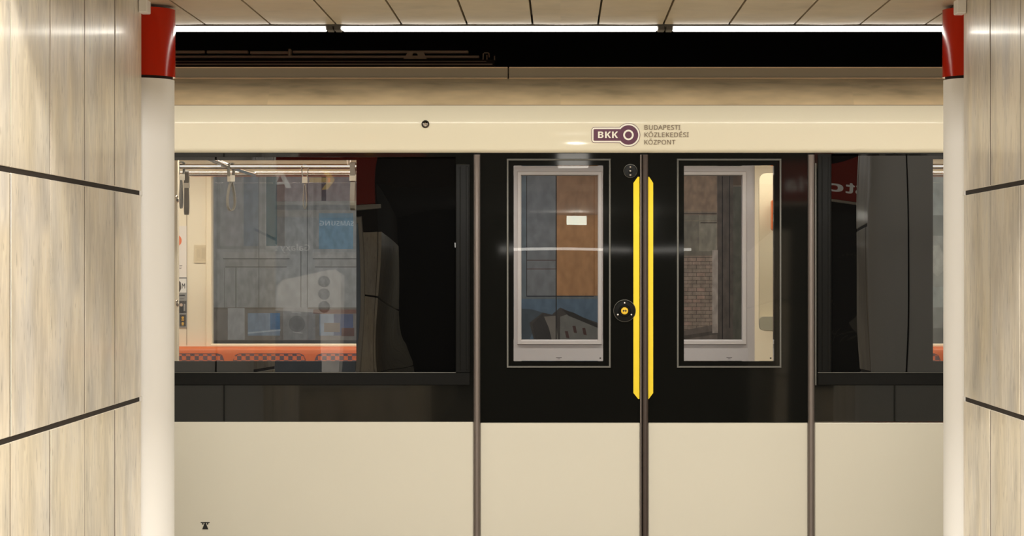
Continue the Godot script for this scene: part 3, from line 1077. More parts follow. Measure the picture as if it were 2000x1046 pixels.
	# stanchion close to the near window, with clips
	st = new_st()
	box(st, Vector3(px(337.0, -0.5), 0.0, -0.53), Vector3(px(348.0, -0.5), 2.13, -0.5), 0.004)
	obj("partition_post", st, M.interior_cream, T)
	for y in [387.0, 591.0]:
		st = new_st()
		tube(st, [Vector3(px(343.5, -0.48), py(y - 5, -0.48), -0.5), Vector3(px(345.5, -0.48), py(y - 3, -0.48), -0.48), Vector3(px(346.5, -0.48), py(y + 3, -0.48), -0.48), Vector3(px(345.0, -0.48), py(y + 6, -0.48), -0.5)], 0.006, 8)
		obj("clip", st, M.chrome, T)
	# glazed draught screen beside the far door, with its orange grip
	st = new_st()
	prism(st, rrect(px(1483.0, -2.2), py(646.0, -2.2), px(1560.0, -2.2), py(338.0, -2.2), 0.035, 6), -2.24, -2.2)
	obj("draught_screen", st, M.screen_cream, T)
	st = new_st()
	prism(st, rrect(px(1508.0, -2.1), py(450.0, -2.1), px(1520.0, -2.1), py(389.0, -2.1), 0.014, 6), -2.18, -2.1)
	var gp := obj("grip_handle", st, M.seat_orange, T)
	gp.set_meta("label", "orange grip beside the far door")
	st = new_st()
	prism(st, rrect(px(1484.0, -2.15), py(645.0, -2.15), px(1530.0, -2.15), py(618.0, -2.15), 0.02, 5), -2.2, -2.15)
	obj("screen_foot", st, M.frame_alu, T)

func strap(x: float, z: float, ang: float, rail_y: float, col: Material, label: String, len_ := 0.2, open := 1.0) -> void:
	var t := thing("hanging_strap", label, "strap", Vector3(x, rail_y - len_, z), "hanging straps in the train")
	# built about the origin, then turned: hanger round the rail, buckle block, loop
	var h := Node3D.new()
	var wa := Vector3(sin(ang), 0, cos(ang))       # across the loop's opening
	var ax := Vector3(cos(ang), 0, -sin(ang))      # strap width lies along wa, the loop opens along ax
	var o := Vector3(x, rail_y, z)
	var st := new_st()
	var pts := []
	for k in 9:
		var a := PI * k / 8.0
		pts.append(o + ax * (cos(a) * 0.016) + Vector3(0, sin(a) * 0.016, 0))
	pts.insert(0, o + ax * 0.010 + Vector3(0, -0.045, 0))
	pts.append(o - ax * 0.010 + Vector3(0, -0.045, 0))
	ribbon(st, pts, wa, 0.024, 0.004)
	obj("hanger", st, col, t)
	st = new_st()
	var bb := o + Vector3(0, -0.055, 0)
	var e := ax * 0.012; var f := wa * 0.0145; var g := Vector3(0, 0.0145, 0)
	for s in [-1.0, 1.0]:
		quad(st, bb + e * s - f - g, bb + e * s + f - g, bb + e * s + f + g, bb + e * s - f + g, ax * s)
		quad(st, bb + f * s - e - g, bb + f * s + e - g, bb + f * s + e + g, bb + f * s - e + g, wa * s)
		quad(st, bb + g * s - e - f, bb + g * s + e - f, bb + g * s + e + f, bb + g * s - e + f, Vector3.UP * s)
	obj("buckle", st, M.buckle, t)
	st = new_st()
	pts = []
	var L := len_ - 0.07
	for k in 25:
		var u := k / 24.0
		var a := TAU * u
		# teardrop: narrow at the top, round at the foot
		var yy := -0.069 - L * (0.5 - 0.5 * cos(a))
		var ww := 0.021 * sin(a) * (0.35 + 0.65 * (0.5 - 0.5 * cos(a))) * 1.25 * open
		pts.append(o + ax * ww + Vector3(0, yy, 0))
	ribbon(st, pts, wa, 0.022, 0.0035)
	obj("loop", st, col, t)
	h.free()

func train_furniture() -> void:
	# straps on the two rails
	strap(px(354.0, -0.9), -0.9, 0.5, 1.975, M.strap_dark, "dark grey hanging strap nearest the white column, turned sideways", 0.2, 0.25)
	strap(px(364.5, -1.9), -1.9, PI / 2, 1.974, M.strap_grey, "grey hanging strap beside the dark one next to the white column", 0.205)
	strap(px(451.5, -0.9), -0.9, 0.62, 1.969, M.strap_grey, "grey hanging strap with an open loop in front of the far window's left edge", 0.205)
	strap(px(595.5, -0.9), -0.9, 0.02, 1.962, M.strap_grey, "hanging strap seen edge-on in the middle of the left train window", 0.19, 0.4)
	strap(px(689.5, -0.9), -0.9, 1.45, 1.972, M.strap_grey, "grey hanging strap at the right end of the clear left window", 0.205)
	bench(-2.62, 5, "orange bench with checkered seat backs below the left train window")
	bench(1.60, 4, "orange bench end seen at the far right through the right train window")
	# notices on the lining at the left
	var z := ZF + 0.004
	poster("line_poster", "white poster with an orange ring beside the partition at the left window", px(349.5, z), py(441, z), px(364.5, z), py(541, z), z, ring_print())
	poster("notice_sheet", "tall grey notice with small dark pictures below the orange ring poster", px(349.0, z), py(541, z), px(365.0, z), py(639, z), z, notice_print())
	poster("faded_notice", "faint square sticker on the cream wall left of the far window", px(379.5, z), py(478, z), px(406.5, z), py(513, z), z, faded_print())

func poster(called: String, label: String, x0: float, y0: float, x1: float, y1: float, z: float, m: Material) -> void:
	var t := thing(called, label, "poster", Vector3((x0 + x1) / 2, y1, z))
	var st := new_st()
	quad_uv(st, Vector3(x0, y0, z + 0.0015), Vector3(x1, y0, z + 0.0015), Vector3(x1, y1, z + 0.0015), Vector3(x0, y1, z + 0.0015), Vector3.BACK)
	box(st, Vector3(x0, y1, z - 0.002), Vector3(x1, y0, z + 0.0012))
	obj("sheet", st, m, t)

func ring_print() -> Material:
	var c := Canvas.new(0, 0, 15, 100, 90, 600, c8(232, 222, 210))
	c.disc(-6.5, 28.5, 12.0, c8(226, 110, 60)); c.disc(-6.5, 28.5, 6.5, c8(232, 222, 210))
	for k in 3: c.rect(1.0, 77 + k * 2.6, 6.5 - k * 0.8, 78 + k * 2.6, c8(90, 84, 80))
	return c.material("ring_print")

func notice_print() -> Material:
	var c := Canvas.new(0, 0, 16, 98, 128, 784, c8(140, 138, 134))
	c.rect(0.5, 3, 15, 30, c8(228, 224, 216))
	c.poly([[0, 6], [4, 10], [5, 22], [2, 29], [0, 29]], c8(60, 46, 40))
	c.line(7, 12, 7, 22, 1.2, c8(40, 40, 40)); c.line(7, 12, 9.5, 18, 1.2, c8(40, 40, 40)); c.line(9.5, 18, 12, 12, 1.2, c8(40, 40, 40)); c.line(12, 12, 12, 22, 1.2, c8(40, 40, 40))
	c.rect(1, 34, 12, 37, c8(40, 40, 44)); c.rect(2, 41, 11, 43, c8(110, 108, 106))
	c.rect(0, 46, 15, 70, c8(52, 50, 50))
	c.disc(5, 54, 3, c8(196, 170, 150)); c.rect(2, 58, 9, 70, c8(24, 24, 26)); c.rect(10, 52, 13, 66, c8(150, 146, 140))
	c.rect(2, 73, 14, 96, c8(38, 32, 28))
	c.disc(8, 79, 2.6, c8(214, 166, 60)); c.rect(5.5, 82, 10.5, 85, c8(206, 158, 60)); c.disc(8, 90, 2.4, c8(216, 172, 70)); c.rect(6, 92, 10, 94, c8(206, 158, 60))
	return c.material("notice_print")

func faded_print() -> Material:
	var c := Canvas.new(0, 0, 27, 35, 108, 140, c8(216, 198, 164))
	c.rect(3, 3, 24, 32, c8(208, 190, 156))
	c.rect(5, 8, 12, 24, c8(200, 182, 150)); c.rect(14, 6, 22, 27, c8(198, 180, 148))
	return c.material("faded_print")

func check_print() -> Material:
	var c := Canvas.new(0, 0, 12, 12, 192, 192, c8(198, 98, 56))
	var rng := RandomNumberGenerator.new()
	rng.seed = 5
	for i in 12:
		for j in 12:
			if (i + j) % 2 == 0:
				var k := rng.randf_range(0.85, 1.15)
				c.rect(i, j, i + 1, j + 1, Color(0.36 * k, 0.27 * k, 0.30 * k))
	c.mottle(3, 0.18, 0.2)
	var m: StandardMaterial3D = c.material("check_fabric", 0.9)
	m.texture_repeat = true
	m.uv1_triplanar = true; m.uv1_world_triplanar = true
	m.uv1_scale = Vector3.ONE * (1.0 / 0.27)
	m.uv1_triplanar_sharpness = 8.0
	m.resource_name = "check_fabric"
	return m

var check: Material
func bench(x0: float, n: int, label: String) -> void:
	if check == null: check = check_print()
	var t := thing("bench_seat", label, "seat", Vector3(x0, 0.0, ZF + 0.3))
	var x1 := x0 + 0.432 * n
	var st := new_st()
	# shell: leaning back with a rounded top roll, seat pan, plinth
	sweep_x(st, [Vector2(0.0, ZF + 0.30), Vector2(0.36, ZF + 0.34), Vector2(0.40, ZF + 0.47), Vector2(0.43, ZF + 0.48), Vector2(0.445, ZF + 0.45), Vector2(0.42, ZF + 0.18), Vector2(0.46, ZF + 0.14), Vector2(1.04, ZF + 0.075), Vector2(1.062, ZF + 0.078), Vector2(1.076, ZF + 0.068), Vector2(1.083, ZF + 0.05), Vector2(1.083, ZF)], x0, x1, Vector2(0.3, 1), 60)
	obj("shell", st, M.seat_orange, t)
	for k in n:
		var a := x0 + 0.432 * k + 0.027
		var b := a + 0.378
		st = new_st()
		var zt := ZF + 0.088
		# pad hugging the back; rounded upper corners
		prism(st, rrect(a, 0.50, b, 1.047, 0.03, 5, [false, true, true, false]), zt - 0.04, zt + 0.012)
		obj("back_pad", st, check, t)
		st = new_st()
		tube(st, [Vector3(a, 0.6, zt + 0.010), Vector3(a, 1.017, zt + 0.010), Vector3(a + 0.009, 1.038, zt + 0.010), Vector3(a + 0.03, 1.047, zt + 0.010), Vector3(b - 0.03, 1.047, zt + 0.010), Vector3(b - 0.009, 1.038, zt + 0.010), Vector3(b, 1.017, zt + 0.010), Vector3(b, 0.6, zt + 0.010)], 0.003, 6)
		obj("piping", st, M.seat_piping, t)
		st = new_st()
		box(st, Vector3(a, 0.43, ZF + 0.16), Vector3(b, 0.462, ZF + 0.44), 0.012)
		obj("seat_pad", st, check, t)

# ------------------------------------------------------------------ equipment on the roof and the tunnel
func roof_equipment() -> void:
	var z := -1.0
	var X := func(x: float) -> float: return px(x, z)
	var Y := func(y: float) -> float: return py(y, z)
	var t := thing("cable_rail", "long brown metal cable rail lying on the train roof in the dark", "rail", Vector3(X.call(640.0), Y.call(131.0), z))
	var st := new_st()
	box(st, Vector3(-3.4, Y.call(113.5), z - 0.03), Vector3(X.call(936.0), Y.call(108.5), z + 0.01), 0.002)
	obj("lower_bar", st, M.rail_metal, t)
	for r in [[-3.4, X.call(397.0), 97.0, 103.0], [X.call(401.0), X.call(482.0), 97.0, 103.0], [X.call(486.0), X.call(562.0), 98.0, 104.5], [X.call(570.0), X.call(914.0), 97.0, 102.5]]:
		st = new_st()
		box(st, Vector3(r[0], Y.call(r[3]), z - 0.07), Vector3(r[1], Y.call(r[2]), z - 0.04), 0.002)
		obj("upper_bar", st, M.rail_metal, t)
	# post and clip
	st = new_st()
	box(st, Vector3(X.call(563.0), Y.call(109.0), z - 0.05), Vector3(X.call(568.5), Y.call(95.5), z + 0.006), 0.002)
	obj("post", st, M.rail_metal, t)
	# trapezoid bracket with a round hole
	st = new_st()
	var outer := PackedVector2Array([Vector2(X.call(788.0), Y.call(115.5)), Vector2(X.call(834.0), Y.call(115.5)), Vector2(X.call(827.0), Y.call(101.0)), Vector2(X.call(798.0), Y.call(101.0))])
	var hc := Vector2(X.call(811.0), Y.call(108.8)); var hr := 5.2 * 11.0 / F
	var top := PackedVector2Array(); var bot := PackedVector2Array()
	# the plate is split along the hole's diameter into an upper and a lower half
	top.append(Vector2(lerpf(outer[0].x, outer[3].x, 0.46), hc.y)); top.append(Vector2(hc.x - hr, hc.y))
	for k in 11: top.append(hc + Vector2(-cos(PI * (k + 1) / 12), sin(PI * (k + 1) / 12)) * hr)
	top.append(Vector2(hc.x + hr, hc.y)); top.append(Vector2(lerpf(outer[1].x, outer[2].x, 0.46), hc.y)); top.append(outer[2]); top.append(outer[3])
	bot.append(Vector2(lerpf(outer[0].x, outer[3].x, 0.46), hc.y)); bot.append(Vector2(hc.x - hr, hc.y))
	for k in 11: bot.append(hc + Vector2(-cos(PI * (k + 1) / 12), -sin(PI * (k + 1) / 12)) * hr)
	bot.append(Vector2(hc.x + hr, hc.y)); bot.append(Vector2(lerpf(outer[1].x, outer[2].x, 0.46), hc.y)); bot.append(outer[1]); bot.append(outer[0])
	prism(st, top, z + 0.011, z + 0.016); prism(st, bot, z + 0.011, z + 0.016)
	obj("bracket", st, M.rail_metal, t)
	# dark trough under the bars
	st = new_st()
	box(st, Vector3(-3.4, Y.call(131.0), z - 0.09), Vector3(X.call(966.0), Y.call(117.0), z + 0.02), 0.003)
	obj("trough", st, M.rail_dark, t)
	st = new_st()
	box(st, Vector3(-3.4, Y.call(127.2), z + 0.018), Vector3(X.call(962.0), Y.call(125.2), z + 0.024))
	box(st, Vector3(-3.4, Y.call(121.2), z + 0.018), Vector3(X.call(950.0), Y.call(120.2), z + 0.022))
	obj("trough_rib", st, M.rail_metal, t)
	# hooked end piece
	st = new_st()
	tube(st, [Vector3(X.call(943.5), Y.call(117.0), z), Vector3(X.call(944.0), Y.call(104.5), z), Vector3(X.call(946.0), Y.call(103.0), z), Vector3(X.call(953.0), Y.call(103.0), z), Vector3(X.call(955.0), Y.call(104.5), z), Vector3(X.call(955.5), Y.call(112.0), z)], 0.0032, 8)
	tube(st, [Vector3(X.call(951.0), Y.call(118.0), z), Vector3(X.call(951.0), Y.call(107.0), z)], 0.003, 8)
	tube(st, [Vector3(X.call(966.0), Y.call(118.0), z), Vector3(X.call(966.0), Y.call(109.0), z)], 0.003, 8)
	obj("end_hook", st, M.rail_metal, t)

const ZT := -3.6
func tunnel() -> void:
	var st := new_st()
	box(st, Vector3(-6, -1.6, ZT - 0.3), Vector3(6, 4.4, ZT))
	struct("wall_tunnel", st, M.tunnel, "black wall of the track tunnel behind the train")
	st = new_st()
	box(st, Vector3(-6, 4.2, ZT), Vector3(6, 4.4, 0.66))
	box(st, Vector3(-6, 2.62, 0.50), Vector3(6, 4.4, 0.66))
	struct("ceiling_tunnel", st, M.tunnel, "black ceiling of the track tunnel above the train")
	st = new_st()
	box(st, Vector3(-6, -1.6, ZT), Vector3(6, -1.4, 0.12))
	box(st, Vector3(-6, -1.6, 0.10), Vector3(6, -0.02, 0.20))
	struct("floor_track", st, M.tunnel, "black track bed below the train")
	var tl := thing("added_tunnel_lamp", "long added lamp, unseen behind the train, that brightens the printed boards", "light", Vector3(0, 2.2, ZT + 0.55))  # added unseen source, only there to brighten the boards
	st = new_st()
	box(st, Vector3(-4.0, 2.205, ZT + 0.52), Vector3(4.0, 2.225, ZT + 0.58))
	obj("lamp_face", st, M.tube_glow, tl)
	st = new_st()
	box(st, Vector3(-4.02, 2.226, ZT + 0.50), Vector3(4.02, 2.26, ZT + 0.60))
	box(st, Vector3(-4.02, 2.24, ZT + 0.01), Vector3(-3.98, 2.26, ZT + 0.50))
	box(st, Vector3(3.98, 2.24, ZT + 0.01), Vector3(4.02, 2.26, ZT + 0.50))
	obj("lamp_housing", st, M.lamp_body, tl)
	area(Vector3(0, 2.20, ZT + 0.55), Vector3.DOWN, Vector2(8.0, 0.06), 3.2, Color(0.97, 0.98, 1.0), "added_tunnel_light")
	# big printed boards on the tunnel wall
	var z := ZT + 0.03
	board("tunnel_board", "large grey print of a house front with appliances seen through the left train window", px(395, z), py(330, z), px(770, z), py(690, z), z, house_print())
	board("tunnel_board", "blue and orange print with grey rocks seen through the left door window", px(985, z), py(320, z), px(1262, z), py(690, z), z, rocks_print())
	board("tunnel_board", "brown print with a brick wall seen through the right door window", px(1275, z), py(320, z), px(1500, z), py(690, z), z, brick_print())
	board("tunnel_board", "pale grey print seen in the narrow clear strip beside the right white column", px(1740, z), py(320, z), px(2050, z), py(690, z), z, pale_print())

func board(called: String, label: String, x0: float, y0: float, x1: float, y1: float, z: float, m: Material) -> void:
	var t := thing(called, label, "billboard", Vector3((x0 + x1) / 2, y1, z), "printed boards on the tunnel wall")
	var st := new_st()
	quad_uv(st, Vector3(x0, y0, z + 0.002), Vector3(x1, y0, z + 0.002), Vector3(x1, y1, z + 0.002), Vector3(x0, y1, z + 0.002), Vector3.BACK)
	obj("print", st, m, t)
	st = new_st()
	box(st, Vector3(x0, y1, z - 0.03), Vector3(x1, y0, z + 0.001))
	obj("backing", st, M.steel_dark, t)
	st = new_st()
	frame(st, x0 - 0.02, y1 - 0.02, x1 + 0.02, y0 + 0.02, 0.022, z, z + 0.012)
	obj("frame", st, M.steel_dark, t)

func house_print() -> Material:
	var c := Canvas.new(395, 330, 770, 690, 1125, 1080, c8(158, 160, 160))
	c.rect(395, 330, 770, 345, c8(130, 132, 134))
	# tall window bays
	for w in [[430.0, 512.0], [618.0, 700.0]]:
		c.rect(w[0] - 6, 340, w[1] + 6, 486, c8(140, 142, 142))
		c.rect(w[0], 345, w[1], 480, c8(150, 152, 152))
	c.rect(520, 330, 541, 480, c8(66, 96, 104)); c.rect(541, 345, 556, 480, c8(130, 126, 122))
	c.rect(628, 330, 637, 392, c8(60, 84, 92))
	c.rect(623, 416, 690, 486, c8(112, 148, 172))
	c.rect(476, 345, 506, 480, c8(124, 134, 144)); c.rect(440, 345, 470, 480, c8(150, 150, 152))
	# cornices
	for w in [[436.0, 566.0], [611.0, 770.0]]:
		c.rect(w[0], 492, w[1], 505, c8(166, 166, 164)); c.rect(w[0], 504, w[1], 506, c8(108, 108, 106))
		c.rect(w[0] + 4, 506, w[1] - 6, 520, c8(160, 160, 158)); c.rect(w[0] + 4, 520, w[1] - 6, 522, c8(108, 106, 104))
	# lines of the panelling
	c.rect(460, 522, 461.5, 600, c8(100, 100, 98)); c.rect(438, 522, 439, 600, c8(118, 118, 116))
	c.rect(587, 490, 588.6, 600, c8(92, 92, 90)); c.rect(599.5, 330, 601, 665, c8(84, 84, 82))
	c.rect(505, 330, 506.3, 665, c8(104, 104, 102))
	# lower zone
	c.rect(395, 600, 770, 604, c8(116, 108, 98)); c.rect(395, 604, 770, 664, c8(130, 124, 118))
	c.rect(445, 601, 478, 663, c8(172, 174, 176))
	c.rect(484, 611, 547, 655, c8(136, 156, 178)); c.rect(528, 611, 547, 643, c8(70, 120, 168)); c.line(484, 650, 548, 644, 3, c8(180, 196, 210))
	c.rect(553, 600, 601, 663, c8(150, 150, 150)); c.disc(580, 632, 16, c8(126, 126, 126)); c.disc(580, 632, 11, c8(118, 118, 118))
	c.line(570, 609, 588, 611, 2, c8(176, 176, 174)); c.line(572, 648, 592, 650, 2, c8(176, 176, 174))
	c.rect(602, 603, 616, 663, c8(140, 140, 142))
	c.rect(612, 604, 700, 612, c8(120, 78, 62))
	c.rect(624, 613, 652, 655, c8(134, 152, 172)); c.rect(652, 613, 690, 655, c8(76, 88, 126))
	c.rect(633, 630, 664, 648, c8(122, 108, 96)); c.rect(667, 640, 692, 656, c8(98, 60, 50))
	c.rect(395, 664, 770, 690, c8(70, 66, 62))
	c.mottle(9, 0.12, 0.02)
	return c.material("house_print")

func rocks_print() -> Material:
	var c := Canvas.new(985, 320, 1262, 690, 831, 1110, c8(86, 94, 98))
	c.rect(985, 320, 1086, 578, c8(138, 140, 142)); c.rect(985, 320, 1027, 690, c8(122, 132, 138))
	c.rect(1086, 320, 1262, 577, c8(196, 146, 100)); c.rect(1086, 320, 1262, 420, c8(176, 136, 104)); c.rect(1029, 507, 1086, 508.6, c8(104, 92, 88)); c.rect(1029, 524, 1086, 525.6, c8(104, 86, 80))
	c.rect(985, 578, 1262, 583, c8(120, 126, 128)); c.rect(985, 583, 1262, 690, c8(104, 124, 142))
	c.rect(1028, 330, 1029.4, 578, c8(52, 50, 50)); c.rect(1028, 577, 1160, 579, c8(56, 60, 70)); c.rect(1160, 330, 1161, 578, c8(150, 96, 52))
	c.poly([[985, 600], [1040, 604], [1060, 610], [1020, 690], [985, 690]], c8(86, 96, 104))
	c.poly([[1034, 630], [1060, 610], [1078, 614], [1094, 600], [1130, 616], [1200, 642], [1262, 664], [1262, 690], [1050, 690]], c8(84, 78, 74))
	c.poly([[1062, 618], [1085, 616], [1090, 664], [1080, 690], [1076, 664]], c8(140, 132, 124))
	c.poly([[1094, 618], [1112, 612], [1168, 638], [1262, 676], [1262, 690], [1094, 690]], c8(132, 130, 124))
	c.poly([[1098, 604], [1120, 610], [1168, 634], [1168, 640], [1110, 616]], c8(60, 56, 52))
	c.poly([[1040, 632], [1060, 612], [1072, 640], [1084, 690], [1052, 690]], c8(70, 66, 64))
	for p in [[1103, 646], [1118, 636], [1137, 640]]:
		c.poly([[p[0], p[1]], [p[0] + 6, p[1]], [p[0] + 9, p[1] + 14], [p[0] + 3, p[1] + 13]], c8(92, 66, 60))
	c.rect(1085.2, 320, 1087.2, 690, c8(48, 44, 42))
	c.mottle(14, 0.10, 0.015)
	return c.material("rocks_print")

func brick_print() -> Material:
	var c := Canvas.new(1275, 320, 1500, 690, 675, 1110, c8(148, 132, 116))
	c.rect(1275, 320, 1400, 410, c8(164, 138, 116)); c.rect(1275, 408, 1400, 413, c8(168, 142, 118)); c.rect(1275, 416, 1400, 418, c8(92, 80, 70))
	c.rect(1275, 420, 1400, 498, c8(136, 128, 114)); c.rect(1365, 420, 1400, 490, c8(156, 148, 132))
	c.rect(1275, 430, 1400, 431.5, c8(150, 136, 116)); c.rect(1368, 434, 1400, 435.5, c8(84, 74, 64))
	# brickwork, part of the print
	c.rect(1275, 500, 1500, 650, c8(164, 146, 130))
	var rng := RandomNumberGenerator.new()
	rng.seed = 12
	for j in 20:
		var y := 502 + j * 7.4
		c.rect(1275, y, 1500, y + 0.9, c8(84, 70, 60))
		for i in 14:
			var x := 1275 + i * 17.0 + (8.5 if j % 2 else 0.0)
			c.rect(x, y, x + 0.8, y + 7.4, c8(90, 76, 66))
			if rng.randf() < 0.3: c.rect(x + 1, y + 1, x + 16, y + 7, c8(168 + rng.randi() % 14, 150, 134))
	c.poly([[1275, 650], [1330, 646], [1500, 612], [1500, 690], [1275, 690]], c8(124, 112, 102))
	c.poly([[1275, 664], [1500, 630], [1500, 636], [1275, 672]], c8(98, 88, 80))
	# dark upright band and the pale pole
	c.rect(1401, 320, 1432, 690, c8(100, 90, 82)); c.rect(1410, 320, 1412, 690, c8(50, 44, 40)); c.rect(1424, 320, 1426, 640, c8(56, 50, 46))
	c.rect(1391, 488, 1402, 650, c8(190, 176, 164))
	c.rect(1432, 364, 1450, 690, c8(100, 98, 86)); c.rect(1432, 330, 1500, 362, c8(112, 92, 76))
	c.rect(1275, 318, 1276, 690, c8(80, 70, 60))
	c.mottle(23, 0.16, 0.02)
	return c.material("brick_print")

func pale_print() -> Material:
	var c := Canvas.new(1740, 320, 2050, 690, 310, 370, c8(176, 182, 176))
	c.rect(1740, 420, 2050, 460, c8(136, 140, 134)); c.rect(1740, 460, 2050, 560, c8(168, 170, 162))
	c.poly([[1815, 480], [1835, 478], [1850, 520], [1830, 540], [1812, 520]], c8(190, 190, 180)); c.rect(1740, 600, 2050, 640, c8(150, 152, 146)); c.rect(1740, 640, 2050, 690, c8(120, 120, 114))
	c.mottle(30, 0.15, 0.04)
	return c.material("pale_print")

# ------------------------------------------------------------------ behind the camera: what the glass mirrors
func hall() -> void:
	var zw := 11.5
	var st := new_st()
	box(st, Vector3(-6, 3.4, 3.66), Vector3(6, 3.6, 24.0))
	box(st, Vector3(-6, 2.40, 3.50), Vector3(6, 3.6, 3.66))
	struct("ceiling_hall", st, M.hall_ceiling, "pale ceiling of the station hall behind the viewer")
	st = new_st()
	box(st, Vector3(-6, 0, zw), Vector3(-1.22, 3.4, 17.5))
	box(st, Vector3(1.56, 0, zw), Vector3(6, 3.4, 17.5))
	box(st, Vector3(-1.22, 2.62, zw), Vector3(1.56, 3.4, 17.5))
	var w := struct("wall_back", st, M.groove, "opposite hall wall of stone panels, mirrored in the train windows")
	for s in [-1.0, 1.0]:
		var hw := 1.22 if s < 0 else 1.56
		for row in [[0.0, 0.86], [0.875, 1.56], [1.575, 2.2]]:
			for col in 5:
				var a: float = s * (hw + 0.002 + col * 0.80)
				st = new_st()
				box(st, Vector3(a, row[0], zw), Vector3(a + s * 0.795, row[1], zw - 0.03), 0.003)
				obj("stone_panel", st, M["stone_%d" % ((col + int(row[0] * 3)) % 5)], w)
			for col in 6:
				st = new_st()
				box(st, Vector3(s * hw, row[0], zw + col * 0.9), Vector3(s * (hw - 0.03), row[1], zw + col * 0.9 + 0.895), 0.003)
				obj("stone_panel", st, M["stone_%d" % ((col + 2) % 5)], w)
		st = new_st()
		box(st, Vector3(s * (hw - 0.03), 2.415, zw - 0.07), Vector3(s * 6, 2.445, zw))
		obj("ledge", st, M.sign_white, w)
	# red sign bands with the station name and added glow, read from the train side
	for s in [-1.0, 1.0]:
		var label := "long red station sign with a yellow arrow, mirrored in the left train window" if s < 0 else "red station sign with white letters, mirrored in the right train window"
		var t := thing("station_sign", label, "sign", Vector3(s * 3.6, 2.4, zw - 0.06))
		st = new_st()
		box(st, Vector3(s * (1.23 if s < 0 else 1.57), 2.45, zw - 0.06), Vector3(s * 5.6, 2.84, zw), 0.004)
		obj("sign_board", st, M.glow_red, t)
		if s < 0:
			lettering("letters", "Astoria", -3.11, -2.04, 2.566, 0.131, zw - 0.06, M.glow_white, t, true, true, 0.006)
			st = new_st()
			var y := 2.631; var xa := -1.655
			prism(st, PackedVector2Array([Vector2(-1.88, y - 0.021), Vector2(xa - 0.045, y - 0.021), Vector2(xa - 0.045, y + 0.021), Vector2(-1.88, y + 0.021)]), zw - 0.066, zw - 0.06)
			prism(st, PackedVector2Array([Vector2(xa - 0.12, y - 0.085), Vector2(xa - 0.065, y - 0.085), Vector2(xa, y), Vector2(xa - 0.065, y + 0.085), Vector2(xa - 0.12, y + 0.085), Vector2(xa - 0.055, y)]), zw - 0.066, zw - 0.06)
			obj("arrow", st, M.glow_yellow, t)
		else:
			lettering("letters", "Astoria", 1.62, 2.39, 2.55, 0.13, zw - 0.06, M.sign_glow, t, true, true, 0.006)
	# advertising box with added glow on the left, read from the train side
	var b := thing("glowing_ad_box", "pale framed advertising box with added glow and a white phone, mirrored in the left train window", "billboard", Vector3(-2.76, 0.4, zw - 0.05))
	st = new_st()
	frame(st, -3.86, 0.4, -1.38, 2.37, 0.075, 0.0, 0.06)
	var fr := obj("frame", st, M.sign_white, b)
	fr.transform = Transform3D(Basis(Vector3.UP, PI), fr.position + Vector3(-5.24, 0, zw - 0.03))
	st = new_st()
	var q0 := -3.79; var q1 := -1.45
	quad_uv(st, Vector3(q1, 2.30, zw - 0.045), Vector3(q0, 2.30, zw - 0.045), Vector3(q0, 0.47, zw - 0.045), Vector3(q1, 0.47, zw - 0.045), Vector3.FORWARD)
	obj("glow_print", st, phone_print(), b)
	lettering("letters", "Galaxy S2", -2.245, -1.87, 1.986, 0.056, zw - 0.046, M.glow_white, b, false, true, 0.002)
	lettering("letters", "SAMSUNG", -1.786, -1.48, 2.224, 0.045, zw - 0.046, M.glow_white, b, true, true, 0.002)
	b = thing("advertising_board", "dark framed poster with a pale swirl, mirrored in the right train window", "billboard", Vector3(2.15, 0.4, zw - 0.05))
	st = new_st()
	box(st, Vector3(1.66, 0.4, zw - 0.045), Vector3(2.75, 2.30, zw - 0.03))
	obj("backing", st, M.black_rubber, b)
	st = new_st()
	quad_uv(st, Vector3(2.75, 2.30, zw - 0.047), Vector3(1.66, 2.30, zw - 0.047), Vector3(1.66, 0.4, zw - 0.047), Vector3(2.75, 0.4, zw - 0.047), Vector3.FORWARD)
	obj("print", st, swirl_print(), b)
	# lamps: passage and hall ceiling panels, two hanging boxes
	lamp_panel("hall_lamp", Vector3(0, 3.375, 5.0), Vector2(6.0, 0.4), M.hall_glow)
	var fl2 := thing("added_floodlight", "long added floodlight, unseen behind the viewer, tilted to light the pylons and train", "light", Vector3(0, 3.10, 8.4))  # fitting of the added floodlight
	var tilt := Basis(Vector3.RIGHT, FLOOD.cross(Vector3.RIGHT), -FLOOD)
	for pr in [["lamp_face", -0.012, 0.012, 0.2, M.hall_glow], ["lamp_housing", 0.0125, 0.08, 0.22, M.lamp_body]]:
		st = new_st()
		box(st, Vector3(-3.0, -pr[3], pr[1]), Vector3(3.0, pr[3], pr[2]), 0.004)
		var o := obj(pr[0], st, pr[4], fl2)
		o.transform = Transform3D(tilt, Vector3.ZERO)
	st = new_st()
	tube(st, [Vector3(-2.4, 3.12, 8.44), Vector3(-2.4, 3.4, 8.44)], 0.012, 8)
	obj("hanger", st, M.lamp_body, fl2)
	st = new_st()
	tube(st, [Vector3(2.4, 3.12, 8.44), Vector3(2.4, 3.4, 8.44)], 0.012, 8)
	obj("hanger", st, M.lamp_body, fl2)
	for h in [[0.11, 2.71, 10.6, 0.27, 0.11], [0.17, 2.48, 16.0, 0.22, 0.075]]:
		var t := thing("light_box", "small bright hanging light box mirrored in the left door window, " + ("at its top edge" if h[2] < 12 else "over the orange print"), "light", Vector3(h[0], h[1], h[2]))
		st = new_st()
		box(st, Vector3(h[0] - h[3] / 2, h[1], h[2] - 0.04), Vector3(h[0] + h[3] / 2, h[1] + h[4] * 1.3, h[2] + 0.04), 0.004)
		obj("lamp_face", st, M.box_glow if h[2] > 12 else M.tube_glow, t)
		st = new_st()
		tube(st, [Vector3(h[0], h[1] + h[4] * 1.3, h[2]), Vector3(h[0], 3.4 if h[2] < 12 else 2.62, h[2])], 0.01, 8)
